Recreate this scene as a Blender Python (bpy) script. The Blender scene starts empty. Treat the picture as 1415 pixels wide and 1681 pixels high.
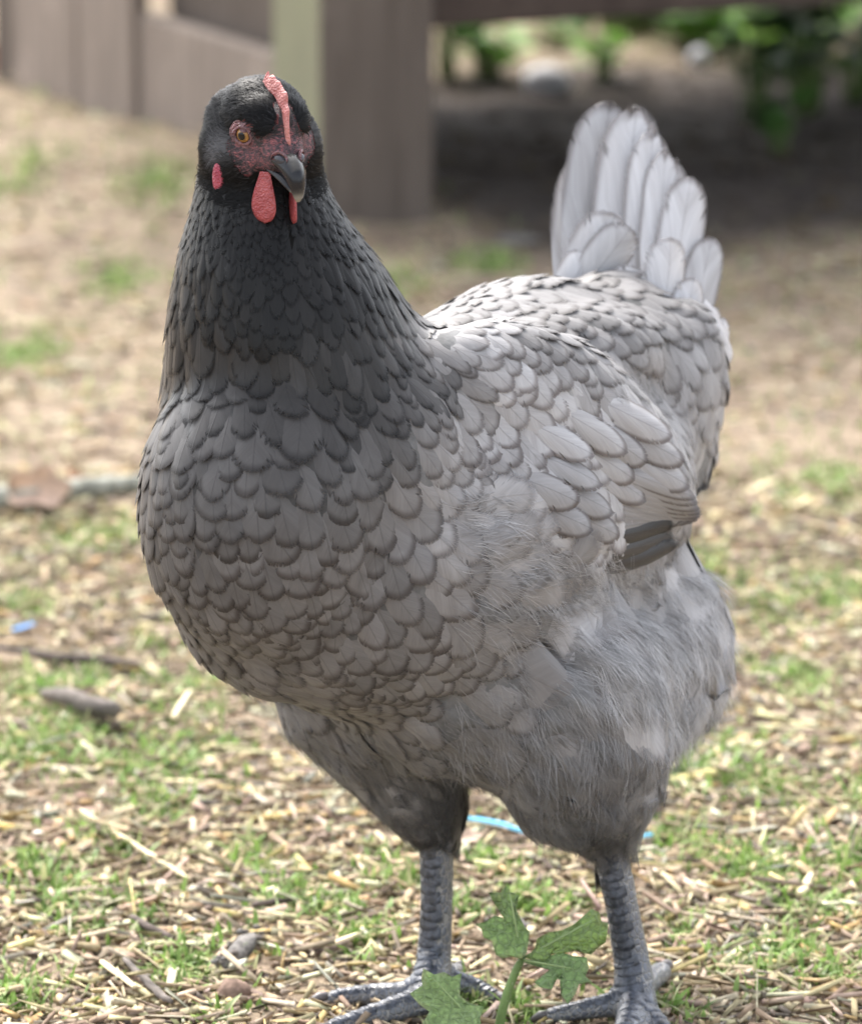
import bpy, bmesh, math, random
import numpy as np
from mathutils import Vector, Matrix
from mathutils.bvhtree import BVHTree

random.seed(7)
rng = np.random.default_rng(11)
S = bpy.context.scene
COL = S.collection
R = math.radians

# ------------------------------------------------------------------ camera, sky, sun, exposure
CAM = Vector((0.0, -2.6, 0.85))
PITCH = R(13.0)
FPX = 8275.0                       # focal length in photograph pixels (1415 x 1681)
cd = bpy.data.cameras.new('camera')
cam = bpy.data.objects.new('camera', cd)
COL.objects.link(cam)
cam.location = CAM
cam.rotation_euler = (R(90) - PITCH, 0, 0)
cd.sensor_fit = 'VERTICAL'
cd.sensor_height = 36.0
cd.lens = FPX / 1681.0 * 36.0
cd.clip_start = 0.05
cd.clip_end = 400.0
cd.dof.use_dof = True
cd.dof.focus_distance = 2.47
cd.dof.aperture_fstop = 9.5
cd.dof.aperture_blades = 7
S.camera = cam

SUN_AZ, SUN_EL = R(-24), R(54)      # behind the hen and to the left
to_sun = Vector((math.sin(SUN_AZ) * math.cos(SUN_EL), math.cos(SUN_AZ) * math.cos(SUN_EL), math.sin(SUN_EL)))
world = bpy.data.worlds.new('World')
S.world = world
world.use_nodes = True
wn = world.node_tree
wn.nodes.clear()
wo = wn.nodes.new('ShaderNodeOutputWorld')
wb = wn.nodes.new('ShaderNodeBackground')
ws = wn.nodes.new('ShaderNodeTexSky')
ws.sky_type = 'NISHITA'
ws.sun_disc = False
ws.sun_elevation = SUN_EL
ws.sun_rotation = SUN_AZ
ws.dust_density = 4.0
ws.air_density = 1.0
ws.ozone_density = 1.0
wb.inputs['Strength'].default_value = 0.15
whs = wn.nodes.new('ShaderNodeHueSaturation')      # thin white overcast: the blue is washed out
whs.inputs['Saturation'].default_value = 0.34
wn.links.new(ws.outputs[0], whs.inputs['Color'])
wn.links.new(whs.outputs[0], wb.inputs['Color'])
wn.links.new(wb.outputs[0], wo.inputs['Surface'])

sd = bpy.data.lights.new('sun', 'SUN')
sd.energy = 1.15
sd.angle = R(18)
sd.color = (1.0, 0.95, 0.88)
sun = bpy.data.objects.new('sun', sd)
COL.objects.link(sun)
sun.rotation_euler = to_sun.to_track_quat('Z', 'Y').to_euler()
sun.location = to_sun * 20

S.view_settings.view_transform = 'Standard'
S.view_settings.look = 'None'
S.view_settings.exposure = 1.98
S.view_settings.gamma = 1.0
S.view_settings.use_curve_mapping = False
S.render.engine = 'CYCLES'
S.cycles.use_denoising = True
S.cycles.max_bounces = 6
S.cycles.transparent_max_bounces = 12

# ------------------------------------------------------------------ helpers
Fv = Vector((0, math.cos(PITCH), -math.sin(PITCH)))
Uv = Vector((0, math.sin(PITCH), math.cos(PITCH)))
Rv = Vector((1, 0, 0))


def ray(px, py):
    return (Fv + Rv * ((px - 707.5) / FPX) + Uv * ((840.5 - py) / FPX))


def W(px, py, Y):
    """point seen at a photograph pixel, at depth Y"""
    d = ray(px, py)
    return CAM + d * ((Y - CAM.y) / d.y)


def G(px, py, z=0.0):
    """point seen at a photograph pixel, at height z"""
    d = ray(px, py)
    return CAM + d * ((z - CAM.z) / d.z)


Fn, Un, CAMn = np.array(Fv), np.array(Uv), np.array(CAM)


def proj(P):
    """world points -> photograph pixels"""
    q = np.asarray(P, float) - CAMn
    w = q @ Fn
    return np.stack([707.5 + FPX * q[:, 0] / w, 840.5 - FPX * (q @ Un) / w], 1)


def mesh_np(name, verts, faces, mat=None, parent=None, tint=None, uv=None, smooth=True, loc=None):
    """one mesh object from numpy arrays; faces may be a ragged list"""
    me = bpy.data.meshes.new(name)
    verts = np.asarray(verts, np.float32)
    if isinstance(faces, np.ndarray):
        nf, k = faces.shape
        me.vertices.add(len(verts))
        me.vertices.foreach_set('co', verts.ravel())
        me.loops.add(nf * k)
        me.loops.foreach_set('vertex_index', faces.astype(np.int32).ravel())
        me.polygons.add(nf)
        me.polygons.foreach_set('loop_start', np.arange(0, nf * k, k, dtype=np.int32))
        me.update(calc_edges=True)
    else:
        me.from_pydata([tuple(map(float, v)) for v in verts], [], faces)
    if tint is not None:
        a = me.attributes.new('tint', 'FLOAT_COLOR', 'POINT')
        a.data.foreach_set('color', np.asarray(tint, np.float32).ravel())
    if uv is not None:
        a = me.attributes.new('vane', 'FLOAT_VECTOR', 'POINT')
        a.data.foreach_set('vector', np.asarray(uv, np.float32).ravel())
    if smooth:
        me.polygons.foreach_set('use_smooth', np.ones(len(me.polygons), bool))
    if mat is not None:
        for m in (mat if isinstance(mat, (list, tuple)) else [mat]):
            me.materials.append(m)
    me.validate(clean_customdata=False)
    o = bpy.data.objects.new(name, me)
    COL.objects.link(o)
    if parent is not None:
        o.parent = parent
        o.matrix_parent_inverse = Matrix.Translation(-parent.location)
    return o


def from_bm(name, bm, mat=None, parent=None, smooth=True):
    me = bpy.data.meshes.new(name)
    bm.normal_update()
    bm.to_mesh(me)
    bm.free()
    if smooth:
        for p in me.polygons:
            p.use_smooth = True
    if mat is not None:
        for m in (mat if isinstance(mat, (list, tuple)) else [mat]):
            me.materials.append(m)
    o = bpy.data.objects.new(name, me)
    COL.objects.link(o)
    if parent is not None:
        o.parent = parent
        o.matrix_parent_inverse = Matrix.Translation(-parent.location)
    return o


def tag(o, label=None, cat=None, group=None, kind=None):
    if label: o['label'] = label
    if cat: o['category'] = cat
    if group: o['group'] = group
    if kind: o['kind'] = kind
    return o


def empty(name, loc):
    o = bpy.data.objects.new(name, None)
    o.empty_display_size = 0.05
    COL.objects.link(o)
    o.location = loc
    return o


class NT:
    """small node-tree writer"""

    def __init__(self, name):
        self.m = bpy.data.materials.new(name)
        self.m.use_nodes = True
        self.t = self.m.node_tree
        self.t.nodes.clear()
        self.out = self.n('ShaderNodeOutputMaterial')
        self.b = self.n('ShaderNodeBsdfPrincipled')
        self.l(self.b.outputs[0], self.out.inputs[0])

    def n(self, kind, **kw):
        x = self.t.nodes.new(kind)
        for k, v in kw.items():
            setattr(x, k, v)
        return x

    def l(self, a, b):
        self.t.links.new(a, b)

    def val(self, s, v):
        if hasattr(v, 'is_linked') or hasattr(v, 'links'):
            self.l(v, s)
        else:
            s.default_value = v

    def math(self, op, a, b=0.0, c=0.0, clamp=False):
        x = self.n('ShaderNodeMath', operation=op, use_clamp=clamp)
        self.val(x.inputs[0], a); self.val(x.inputs[1], b); self.val(x.inputs[2], c)
        return x.outputs[0]

    def smooth(self, v, lo, hi, a=0.0, b=1.0):
        x = self.n('ShaderNodeMapRange', interpolation_type='SMOOTHSTEP')
        self.val(x.inputs[0], v)
        x.inputs[1].default_value = lo; x.inputs[2].default_value = hi
        x.inputs[3].default_value = a; x.inputs[4].default_value = b
        return x.outputs[0]

    def mix(self, f, a, b, mode='MIX'):
        x = self.n('ShaderNodeMix', data_type='RGBA', blend_type=mode)
        self.val(x.inputs[0], f)
        for i, v in ((6, a), (7, b)):
            if isinstance(v, (tuple, list)) and len(v) == 3:
                v = (*v, 1)
            self.val(x.inputs[i], v)
        return x.outputs[2]

    def obj(self):
        return self.n('ShaderNodeTexCoord').outputs['Object']

    def pos(self):
        return self.n('ShaderNodeNewGeometry').outputs['Position']

    def noise(self, co, scale, detail=4, rough=0.55, stretch=None):
        if stretch:
            mp = self.n('ShaderNodeMapping')
            self.l(co, mp.inputs[0])
            mp.inputs['Scale'].default_value = stretch
            co = mp.outputs[0]
        x = self.n('ShaderNodeTexNoise')
        self.l(co, x.inputs['Vector'])
        x.inputs['Scale'].default_value = scale
        x.inputs['Detail'].default_value = detail
        x.inputs['Roughness'].default_value = rough
        return x.outputs['Fac']

    def ramp(self, f, stops):
        x = self.n('ShaderNodeValToRGB')
        self.val(x.inputs[0], f)
        e = x.color_ramp.elements
        while len(e) < len(stops):
            e.new(0.5)
        for i, (p, c) in enumerate(stops):
            e[i].position = p
            e[i].color = (*c, 1)
        return x.outputs[0]

    def bump(self, h, strength=0.4, dist=0.002):
        x = self.n('ShaderNodeBump')
        x.inputs['Strength'].default_value = strength
        x.inputs['Distance'].default_value = dist
        self.l(h, x.inputs['Height'])
        self.l(x.outputs[0], self.b.inputs['Normal'])

    def set(self, **kw):
        names = {'col': 'Base Color', 'rough': 'Roughness', 'spec': 'Specular IOR Level', 'sss': 'Subsurface Weight',
                 'sheen': 'Sheen Weight', 'coat': 'Coat Weight', 'alpha': 'Alpha', 'trans': 'Transmission Weight'}
        for k, v in kw.items():
            if k == 'col' and isinstance(v, tuple) and len(v) == 3:
                v = (*v, 1)
            self.val(self.b.inputs[names[k]], v)
        return self.m


def attr(t, name):
    return t.n('ShaderNodeAttribute', attribute_name=name)


# ------------------------------------------------------------------ materials
def make_wood(name, dark, light, moss=0.0, scale=1.0):
    t = NT(name)
    co = t.obj()
    g = t.noise(co, 9 * scale, 6, 0.6, (9, 9, 0.8))
    s = t.noise(co, 3.0, 3, 0.5)
    c = t.ramp(g, [(0.3, dark), (0.7, light)])
    c = t.mix(t.smooth(s, 0.45, 0.7, 0, 0.5), c, tuple(x * 0.75 for x in dark))
    c = t.mix(t.smooth(t.noise(co, 11, 5, 0.7), 0.52, 0.72, 0, 0.55), c, tuple(min(1, x * 1.35) for x in light))
    if moss:
        c = t.mix(t.smooth(t.noise(co, 6, 4), 0.35, 0.6, 0.3, moss), c, (0.235, 0.24, 0.15))
    t.bump(g, 0.5, 0.004)
    return t.set(col=c, rough=0.85, spec=0.2)


M_post = make_wood('weathered_post_wood', (0.085, 0.068, 0.056), (0.14, 0.115, 0.097))
M_algae = make_wood('algae_stained_wood', (0.17, 0.165, 0.115), (0.235, 0.225, 0.155), 0.8)
M_board = make_wood('weathered_board_wood', (0.17, 0.138, 0.115), (0.27, 0.225, 0.19))
M_beam = make_wood('dark_beam_wood', (0.05, 0.036, 0.030), (0.085, 0.064, 0.052))


def make_ground():
    t = NT('trampled_soil')
    co = t.pos()
    n1 = t.noise(co, 14, 6, 0.6)
    n2 = t.noise(co, 90, 5, 0.65)
    n3 = t.noise(co, 2.2, 3, 0.5)
    c = t.ramp(n2, [(0.3, (0.11, 0.082, 0.058)), (0.5, (0.25, 0.195, 0.14)), (0.72, (0.43, 0.35, 0.25))])
    c = t.mix(t.smooth(n1, 0.42, 0.68, 0.0, 0.55), c, (0.12, 0.085, 0.066))
    c = t.mix(t.smooth(n3, 0.5, 0.7, 0.0, 0.35), c, (0.30, 0.25, 0.17))
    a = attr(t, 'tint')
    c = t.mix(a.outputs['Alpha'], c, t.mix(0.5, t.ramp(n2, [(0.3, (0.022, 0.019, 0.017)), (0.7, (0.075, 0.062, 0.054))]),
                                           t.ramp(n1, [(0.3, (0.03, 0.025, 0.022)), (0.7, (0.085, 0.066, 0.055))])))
    h = t.math('ADD', n2, t.math('MULTIPLY', n1, 2.0))
    t.bump(h, 0.8, 0.006)
    return t.set(col=c, rough=0.95, spec=0.15)


M_ground = make_ground()


def make_tinted(name, rough=0.8, spec=0.25, grain=160.0, stretch=None, trans=False):
    t = NT(name)
    a = attr(t, 'tint')
    g = t.noise(t.pos(), grain, 4, 0.6, stretch)
    c = t.mix(1.0, a.outputs['Color'], t.ramp(g, [(0.25, (0.55, 0.53, 0.5)), (0.75, (1.25, 1.22, 1.2))]), 'MULTIPLY')
    t.bump(g, 0.4, 0.001)
    m = t.set(col=c, rough=rough, spec=spec)
    if trans:
        tr = t.n('ShaderNodeBsdfTranslucent')
        t.l(c, tr.inputs['Color'])
        mx = t.n('ShaderNodeMixShader')
        mx.inputs[0].default_value = 0.35
        t.l(t.b.outputs[0], mx.inputs[1]); t.l(tr.outputs[0], mx.inputs[2])
        t.l(mx.outputs[0], t.out.inputs[0])
    return m


M_litter = make_tinted('straw_and_chip_litter', 0.75, 0.3)
M_grass = make_tinted('grass_blade', 0.55, 0.35, 60.0, None, True)
M_leaf = make_tinted('green_leaf', 0.5, 0.4, 220.0, None, True)


def flat_mat(name, c, rough=0.7, spec=0.3, var=0.35, scale=60, bump=0.3, stretch=None):
    t = NT(name)
    n = t.noise(t.obj(), scale, 5, 0.6, stretch)
    lo = tuple(x * (1 - var) for x in c)
    hi = tuple(min(1, x * (1 + var)) for x in c)
    t.bump(n, bump, 0.0015)
    return t.set(col=t.ramp(n, [(0.3, lo), (0.7, hi)]), rough=rough, spec=spec)


M_stick = flat_mat('grey_bark', (0.15, 0.13, 0.115), 0.85, 0.2, 0.5, 70)
M_lichen_stick = flat_mat('pale_lichen_bark', (0.29, 0.29, 0.245), 0.9, 0.15, 0.7, 110, 0.8)
M_darkstick = flat_mat('dark_twig_bark', (0.10, 0.08, 0.07), 0.85, 0.2, 0.5, 90)
M_straw = flat_mat('pale_straw', (0.66, 0.56, 0.36), 0.6, 0.35, 0.2, 80, 0.2)
M_yellow = flat_mat('yellow_chip', (0.62, 0.42, 0.12), 0.65, 0.3, 0.25, 90)
M_blue = flat_mat('sky_blue_plastic', (0.16, 0.52, 0.72), 0.35, 0.5, 0.12, 30, 0.1)
M_blue2 = flat_mat('vivid_blue_plastic', (0.12, 0.36, 0.75), 0.35, 0.5, 0.15, 30, 0.1)
M_dryleaf = flat_mat('dry_brown_leaf', (0.60, 0.45, 0.35), 0.75, 0.25, 0.35, 40)
M_tanleaf = flat_mat('tan_pink_leaf', (0.52, 0.37, 0.28), 0.75, 0.25, 0.4, 60)
M_redleaf = flat_mat('russet_leaf', (0.36, 0.17, 0.11), 0.75, 0.25, 0.35, 40)
M_stone = flat_mat('whitish_stone', (0.62, 0.62, 0.64), 0.8, 0.25, 0.2, 50)
M_pebble = flat_mat('pinkish_pebble', (0.55, 0.50, 0.47), 0.7, 0.3, 0.2, 90)
M_cone = flat_mat('grey_cone', (0.16, 0.15, 0.14), 0.9, 0.15, 0.5, 200, 0.8)


def make_feather():
    t = NT('feather_vane')
    a = attr(t, 'tint')
    v = attr(t, 'vane')
    sx = t.n('ShaderNodeSeparateXYZ')
    t.l(v.outputs['Vector'], sx.inputs[0])
    x, y, rnd = sx.outputs[0], sx.outputs[1], sx.outputs[2]
    ax = t.math('ABSOLUTE', x)
    q = t.math('MULTIPLY', t.math('SUBTRACT', y, 0.5), 2.0)
    q = t.math('MAXIMUM', q, 0.0)
    r = t.math('SQRT', t.math('ADD', t.math('MULTIPLY', x, x), t.math('MULTIPLY', q, q)))
    # barbs run outward and tipward from the shaft
    bc = t.n('ShaderNodeCombineXYZ')
    t.l(t.math('ADD', t.math('SUBTRACT', y, t.math('MULTIPLY', ax, 0.42)), rnd), bc.inputs[0])
    t.l(t.math('MULTIPLY', x, 0.05), bc.inputs[1])
    t.l(rnd, bc.inputs[2])
    barb = t.noise(bc.outputs[0], 46, 3, 0.6)
    soft = t.noise(bc.outputs[0], 5, 2, 0.5)
    wob = t.math('ADD', r, t.math('MULTIPLY', t.math('SUBTRACT', barb, 0.5), 0.10))
    lace = t.math('MULTIPLY', t.smooth(wob, 0.72, 0.92), a.outputs['Alpha'])
    c = t.mix(1.0, a.outputs['Color'], t.ramp(barb, [(0.2, (0.84, 0.84, 0.84)), (0.8, (1.14, 1.14, 1.14))]), 'MULTIPLY')
    c = t.mix(1.0, c, t.ramp(soft, [(0.3, (0.86, 0.85, 0.85)), (0.7, (1.12, 1.13, 1.14))]), 'MULTIPLY')
    lum = t.n('ShaderNodeRGBToBW')
    t.l(a.outputs['Color'], lum.inputs[0])
    rim = t.mix(t.smooth(lum.outputs[0], 0.03, 0.10), (0.16, 0.15, 0.15), (0.36, 0.32, 0.305))
    c = t.mix(lace, c, t.mix(1.0, c, rim, 'MULTIPLY'))
    shaft = t.smooth(ax, 0.010, 0.045, 1.0, 0.0)
    c = t.mix(t.math('MULTIPLY', shaft, t.math('MULTIPLY', a.outputs['Alpha'], 0.38)), c, t.mix(1.0, c, (0.36, 0.34, 0.34), 'MULTIPLY'))
    hgt = t.math('ADD', t.math('MULTIPLY', barb, 0.6), t.math('MULTIPLY', shaft, 1.0))
    t.bump(hgt, 0.25, 0.0006)
    m = t.set(col=c, rough=t.smooth(lum.outputs[0], 0.02, 0.12, 0.30, 0.56), spec=t.smooth(lum.outputs[0], 0.01, 0.12, 0.20, 0.32), sheen=0.04)
    # frayed tips: barbs end at slightly different lengths
    tr = t.n('ShaderNodeBsdfTransparent')
    mx = t.n('ShaderNodeMixShader')
    fray = t.math('ADD', r, t.math('MULTIPLY', t.math('SUBTRACT', t.noise(bc.outputs[0], 110, 1, 0.5), 0.5), 0.24))
    fray = t.math('ADD', fray, t.math('MULTIPLY', t.smooth(t.noise(bc.outputs[0], 17, 1, 0.5), 0.60, 0.68), t.smooth(ax, 0.15, 0.5, 0.0, 0.22)))
    edge0 = t.math('ADD', 0.52, t.math('MULTIPLY', a.outputs['Alpha'], 0.43))
    k = t.math('DIVIDE', t.math('SUBTRACT', fray, edge0), t.math('SUBTRACT', 1.0, edge0), clamp=True)
    t.l(t.math('MULTIPLY', k, k), mx.inputs[0])
    t.l(t.b.outputs[0], mx.inputs[1]); t.l(tr.outputs[0], mx.inputs[2])
    t.l(mx.outputs[0], t.out.inputs[0])
    return m


M_feather = make_feather()


def make_down():
    t = NT('down_strand')
    a = attr(t, 'tint')
    return t.set(col=a.outputs['Color'], rough=0.6, spec=0.2)


M_down = make_down()


def make_under():
    t = NT('under_plumage')
    a = attr(t, 'tint')
    n = t.noise(t.pos(), 120, 4)
    c = t.mix(1.0, a.outputs['Color'], t.ramp(n, [(0.3, (0.6, 0.6, 0.6)), (0.7, (1, 1, 1))]), 'MULTIPLY')
    t.bump(n, 0.5, 0.002)
    return t.set(col=c, rough=0.8, spec=0.15)


def make_face():
    t = NT('red_face_skin')
    co = t.pos()
    n = t.noise(co, 420, 6, 0.75)
    n2 = t.noise(co, 700, 4, 0.6, (1, 1, 2.6))
    k = t.math('ADD', t.math('MULTIPLY', n, 0.6), t.math('MULTIPLY', n2, 0.4))
    c = t.ramp(k, [(0.42, (0.022, 0.018, 0.023)), (0.50, (0.085, 0.048, 0.058)), (0.58, (0.25, 0.075, 0.08)), (0.72, (0.36, 0.19, 0.20))])
    a = attr(t, 'tint')
    e = t.math('ADD', a.outputs['Alpha'], t.math('MULTIPLY', t.math('SUBTRACT', k, 0.5), 2.2))
    c = t.mix(t.smooth(e, 0.0, 0.75), (0.014, 0.012, 0.014), c)
    t.bump(k, 0.8, 0.002)
    m = t.set(col=c, rough=0.5, spec=0.4, sss=0.1)
    t.b.inputs['Subsurface Radius'].default_value = (0.004, 0.0015, 0.001)
    t.b.inputs['Subsurface Scale'].default_value = 0.5
    return m


def make_leg():
    t = NT('slate_leg_skin')
    co = t.pos()
    v = t.n('ShaderNodeTexVoronoi', feature='DISTANCE_TO_EDGE')
    mp = t.n('ShaderNodeMapping')
    t.l(co, mp.inputs[0])
    mp.inputs['Scale'].default_value = (1, 1, 0.75)
    t.l(mp.outputs[0], v.inputs['Vector'])
    v.inputs['Scale'].default_value = 330
    e = t.smooth(v.outputs['Distance'], 0.0, 0.16)
    n = t.noise(co, 60, 4)
    c = t.ramp(n, [(0.3, (0.085, 0.095, 0.115)), (0.7, (0.20, 0.21, 0.235))])
    c = t.mix(e, (0.30, 0.29, 0.28), c)
    t.bump(e, 0.7, 0.0014)
    return t.set(col=c, rough=0.33, spec=0.55)


M_under, M_face, M_legskin = make_under(), make_face(), make_leg()
M_scute = flat_mat('dark_slate_scale', (0.058, 0.065, 0.082), 0.27, 0.6, 0.75, 240, 0.6)
M_claw = flat_mat('dark_claw_horn', (0.11, 0.10, 0.10), 0.4, 0.5, 0.3, 80)


def make_fleshy(name, lo, hi, sss=0.25):
    t = NT(name)
    v = t.n('ShaderNodeTexVoronoi')
    t.l(t.obj(), v.inputs['Vector'])
    v.inputs['Scale'].default_value = 900
    n = t.noise(t.obj(), 150, 4)
    c = t.ramp(n, [(0.3, lo), (0.7, hi)])
    t.bump(t.math('ADD', v.outputs['Distance'], t.noise(t.obj(), 260, 4)), 0.6, 0.0014)
    m = t.set(col=c, rough=0.42, spec=0.45, sss=sss)
    t.b.inputs['Subsurface Radius'].default_value = (0.004, 0.0012, 0.0009)
    t.b.inputs['Subsurface Scale'].default_value = 0.6
    return m


M_comb = make_fleshy('pink_comb_flesh', (0.37, 0.115, 0.11), (0.50, 0.22, 0.20))
M_wattle = make_fleshy('red_wattle_flesh', (0.25, 0.035, 0.04), (0.36, 0.085, 0.09))
M_lobe = make_fleshy('crimson_lobe_flesh', (0.26, 0.022, 0.05), (0.38, 0.075, 0.11))
M_lid = make_fleshy('eyelid_skin', (0.05, 0.03, 0.034), (0.22, 0.10, 0.11), 0.1)


def make_beak():
    t = NT('black_horn_beak')
    a = attr(t, 'tint')
    n = t.noise(t.pos(), 300, 3)
    c = t.mix(0.25, a.outputs['Color'], t.mix(1.0, a.outputs['Color'], t.ramp(n, [(0.3, (0.5, 0.5, 0.5)), (0.7, (1.6, 1.6, 1.6))]), 'MULTIPLY'))
    return t.set(col=c, rough=0.2, spec=0.32)


M_beak = make_beak()
M_eye = flat_mat('eye_dark', (0.012, 0.010, 0.009), 0.15, 0.4, 0.1)
M_iris = flat_mat('amber_iris', (0.28, 0.145, 0.04), 0.12, 0.4, 0.4, 500, 0.1)
M_pupil = flat_mat('eye_pupil', (0.002, 0.002, 0.0025), 0.06, 0.35, 0.1)

# ------------------------------------------------------------------ ground
POST = G(623, 372)                          # foot of the coop corner post
CY = R(25)                                  # yaw of the coop
CX_ = Vector((math.cos(CY), math.sin(CY), 0))        # along its open front, to the right
CB_ = Vector((-math.sin(CY), math.cos(CY), 0))       # along its boarded side, to the back


def vnoise(x, y):
    return (np.sin(x * 21.3 + 1.7 * np.sin(y * 13.1)) * np.sin(y * 17.9 + 2.1 * np.sin(x * 11.7)) +
            0.5 * np.sin(x * 47 + y * 31) * np.sin(y * 53 - x * 23))


def coop_uv(x, y):
    dx, dy = x - POST.x, y - POST.y
    return dx * CX_.x + dy * CX_.y, dx * CB_.x + dy * CB_.y


def gz(x, y):
    """height of the ground"""
    x, y = np.asarray(x, float), np.asarray(y, float)
    u, v = coop_uv(x, y)
    h = 0.0035 * vnoise(x, y) * np.clip((np.hypot(x - 0.06, y + 0.08) - 0.16) / 0.3, 0, 1)
    h = h + 0.018 * vnoise(x * 0.13 + 3, y * 0.13) * np.clip((y - 0.8) / 2, 0, 1)
    heap = 0.06 * np.exp(-((u + 0.16) / 0.17) ** 2) * np.clip((v + 0.1) / 0.5, 0, 1) * np.clip((3 - v), 0, 1)
    bank = 0.07 * np.clip((v - 0.86) / 1.2, 0, 1) * np.clip(u / 0.2, 0, 1)
    return h + heap + bank


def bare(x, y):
    """1 where the soil under and before the coop is bare and darker"""
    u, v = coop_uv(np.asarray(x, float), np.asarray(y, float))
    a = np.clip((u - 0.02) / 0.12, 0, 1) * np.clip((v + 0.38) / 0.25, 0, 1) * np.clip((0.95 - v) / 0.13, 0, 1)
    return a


def build_ground():
    xs = np.concatenate([np.array([-150, -40, -12, -5, -3]), np.linspace(-2, 2, 161), np.array([3, 5, 12, 40, 150])])
    ys = np.concatenate([np.array([-150, -40, -12, -5, -2]), np.linspace(-1, 5, 241), np.array([6, 8, 12, 40, 250])])
    X, Y = np.meshgrid(xs, ys)
    Z = gz(X, Y)
    V = np.stack([X.ravel(), Y.ravel(), Z.ravel()], 1)
    nx, ny = len(xs), len(ys)
    i = np.arange(nx * ny).reshape(ny, nx)
    F = np.stack([i[:-1, :-1].ravel(), i[:-1, 1:].ravel(), i[1:, 1:].ravel(), i[1:, :-1].ravel()], 1)
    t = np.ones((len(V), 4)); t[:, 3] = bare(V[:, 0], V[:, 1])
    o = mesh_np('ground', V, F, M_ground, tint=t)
    tag(o, kind='structure', label='trampled brown soil of the chicken run')


build_ground()


def on_ground(px, py, dz=0.0):
    p = G(px, py)
    for _ in range(4):
        p = G(px, py, float(gz(p.x, p.y)) + dz)
    return p


# ------------------------------------------------------------------ coop
def board(name, u0, u1, v0, v1, z0, z1, mat, parent, bev=0.003, mats=None, side=None):
    """a board in the coop's own axes"""
    bm = bmesh.new()
    bmesh.ops.create_cube(bm, size=1)
    for v in bm.verts:
        u = u0 if v.co.x < 0 else u1
        w = v0 if v.co.y < 0 else v1
        z = z0 if v.co.z < 0 else z1
        p = POST + CX_ * u + CB_ * w
        v.co = (p.x, p.y, z)
    bmesh.ops.bevel(bm, geom=bm.edges[:], offset=bev, segments=1, affect='EDGES')
    o = from_bm(name, bm, mats or mat, parent, smooth=False)
    if side is not None:
        for p in o.data.polygons:
            if p.normal.dot(-CX_) > 0.8:
                p.material_index = 1
    return o


coop = empty('chicken_coop', (POST.x, POST.y, 0))
tag(coop, 'weathered wooden chicken coop raised on a thick corner post, open underneath', 'chicken coop')
PW = 0.122
# the corner post: post foot is at the middle of its near edge pair
board('corner_post', -PW * 0.62, PW * 0.38, -PW * 0.25, PW * 0.75, -0.03, 1.05, None, coop, 0.004, [M_post, M_algae], True)
DZ = 0.192
board('beam', PW * 0.38 + 0.002, 1.50, 0.01, 0.07, DZ, DZ + 0.13, M_beam, coop)
board('beam', PW * 0.38 + 0.002, 1.50, 0.80, 0.86, DZ, DZ + 0.13, M_beam, coop)
for k in range(12):
    a = PW * 0.38 + 0.01 + k * 0.122
    board('floor_plank', a, a + 0.116, 0.075, 0.795, DZ + 0.10, DZ + 0.12, M_beam, coop, 0.002)
for (u, v) in ((1.50, 0.0), (1.50, 0.78), (-0.05, 0.87)):
    board('corner_post', u, u + PW * 0.8, v, v + PW * 0.8, -0.03, 1.05, M_post, coop, 0.004)
for k in range(5):
    z = DZ + 0.135 + k * 0.142
    board('wall_board', PW * 0.38 + 0.004, 1.498, 0.012, 0.034, z, z + 0.138, M_board, coop)
# boarded side: a skirt board by the post, then uprights down to the soil, a recessed dark panel above
sk = POST + CB_ * 0.12
v_ = 0.10
board('skirt_board', -0.055, -0.033, v_, 0.50, -0.02, 0.158, M_board, coop)
board('recessed_panel', -0.02, -0.004, v_, 0.50, 0.12, 1.0, M_post, coop)
vv = 0.505
for k, wdt in enumerate((0.16, 0.30, 0.26, 0.30, 0.28)):
    if vv > 0.9:
        break
    off = 0.002 * ((k * 7) % 3)
    board('upright_board', -0.062 - off, -0.040 - off, vv, min(vv + wdt, 0.866) - 0.0015, -0.03, 1.0, M_board, coop)
    vv += wdt
bm = bmesh.new()
bmesh.ops.create_cube(bm, size=1)
for v in bm.verts:
    u = -0.22 if v.co.x < 0 else 1.75
    w = -0.10 if v.co.y < 0 else 0.98
    z = (1.052 if v.co.z < 0 else 1.075) + (0.18 if v.co.y > 0 else 0.0)
    p = POST + CX_ * u + CB_ * w
    v.co = (p.x, p.y, z)
from_bm('roof', bm, M_beam, coop, smooth=False)

# ------------------------------------------------------------------ litter (stuff)
LIT = np.array([[0.56, 0.45, 0.30], [0.66, 0.56, 0.40], [0.44, 0.33, 0.23], [0.36, 0.26, 0.20], [0.24, 0.17, 0.135],
                [0.13, 0.10, 0.085], [0.58, 0.40, 0.20], [0.50, 0.39, 0.33], [0.30, 0.27, 0.245]])
LIT = LIT * np.array([1.02, 1.07, 0.98])
LITP = np.array([0.22, 0.14, 0.19, 0.11, 0.07, 0.04, 0.05, 0.13, 0.05])


def scatter(n, ymin, ymax, near, far):
    y = rng.uniform(ymin, ymax, n)
    half = near + (far - near) * (y - ymin) / (ymax - ymin)
    x = rng.uniform(-1, 1, n) * half
    return x, y


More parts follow.
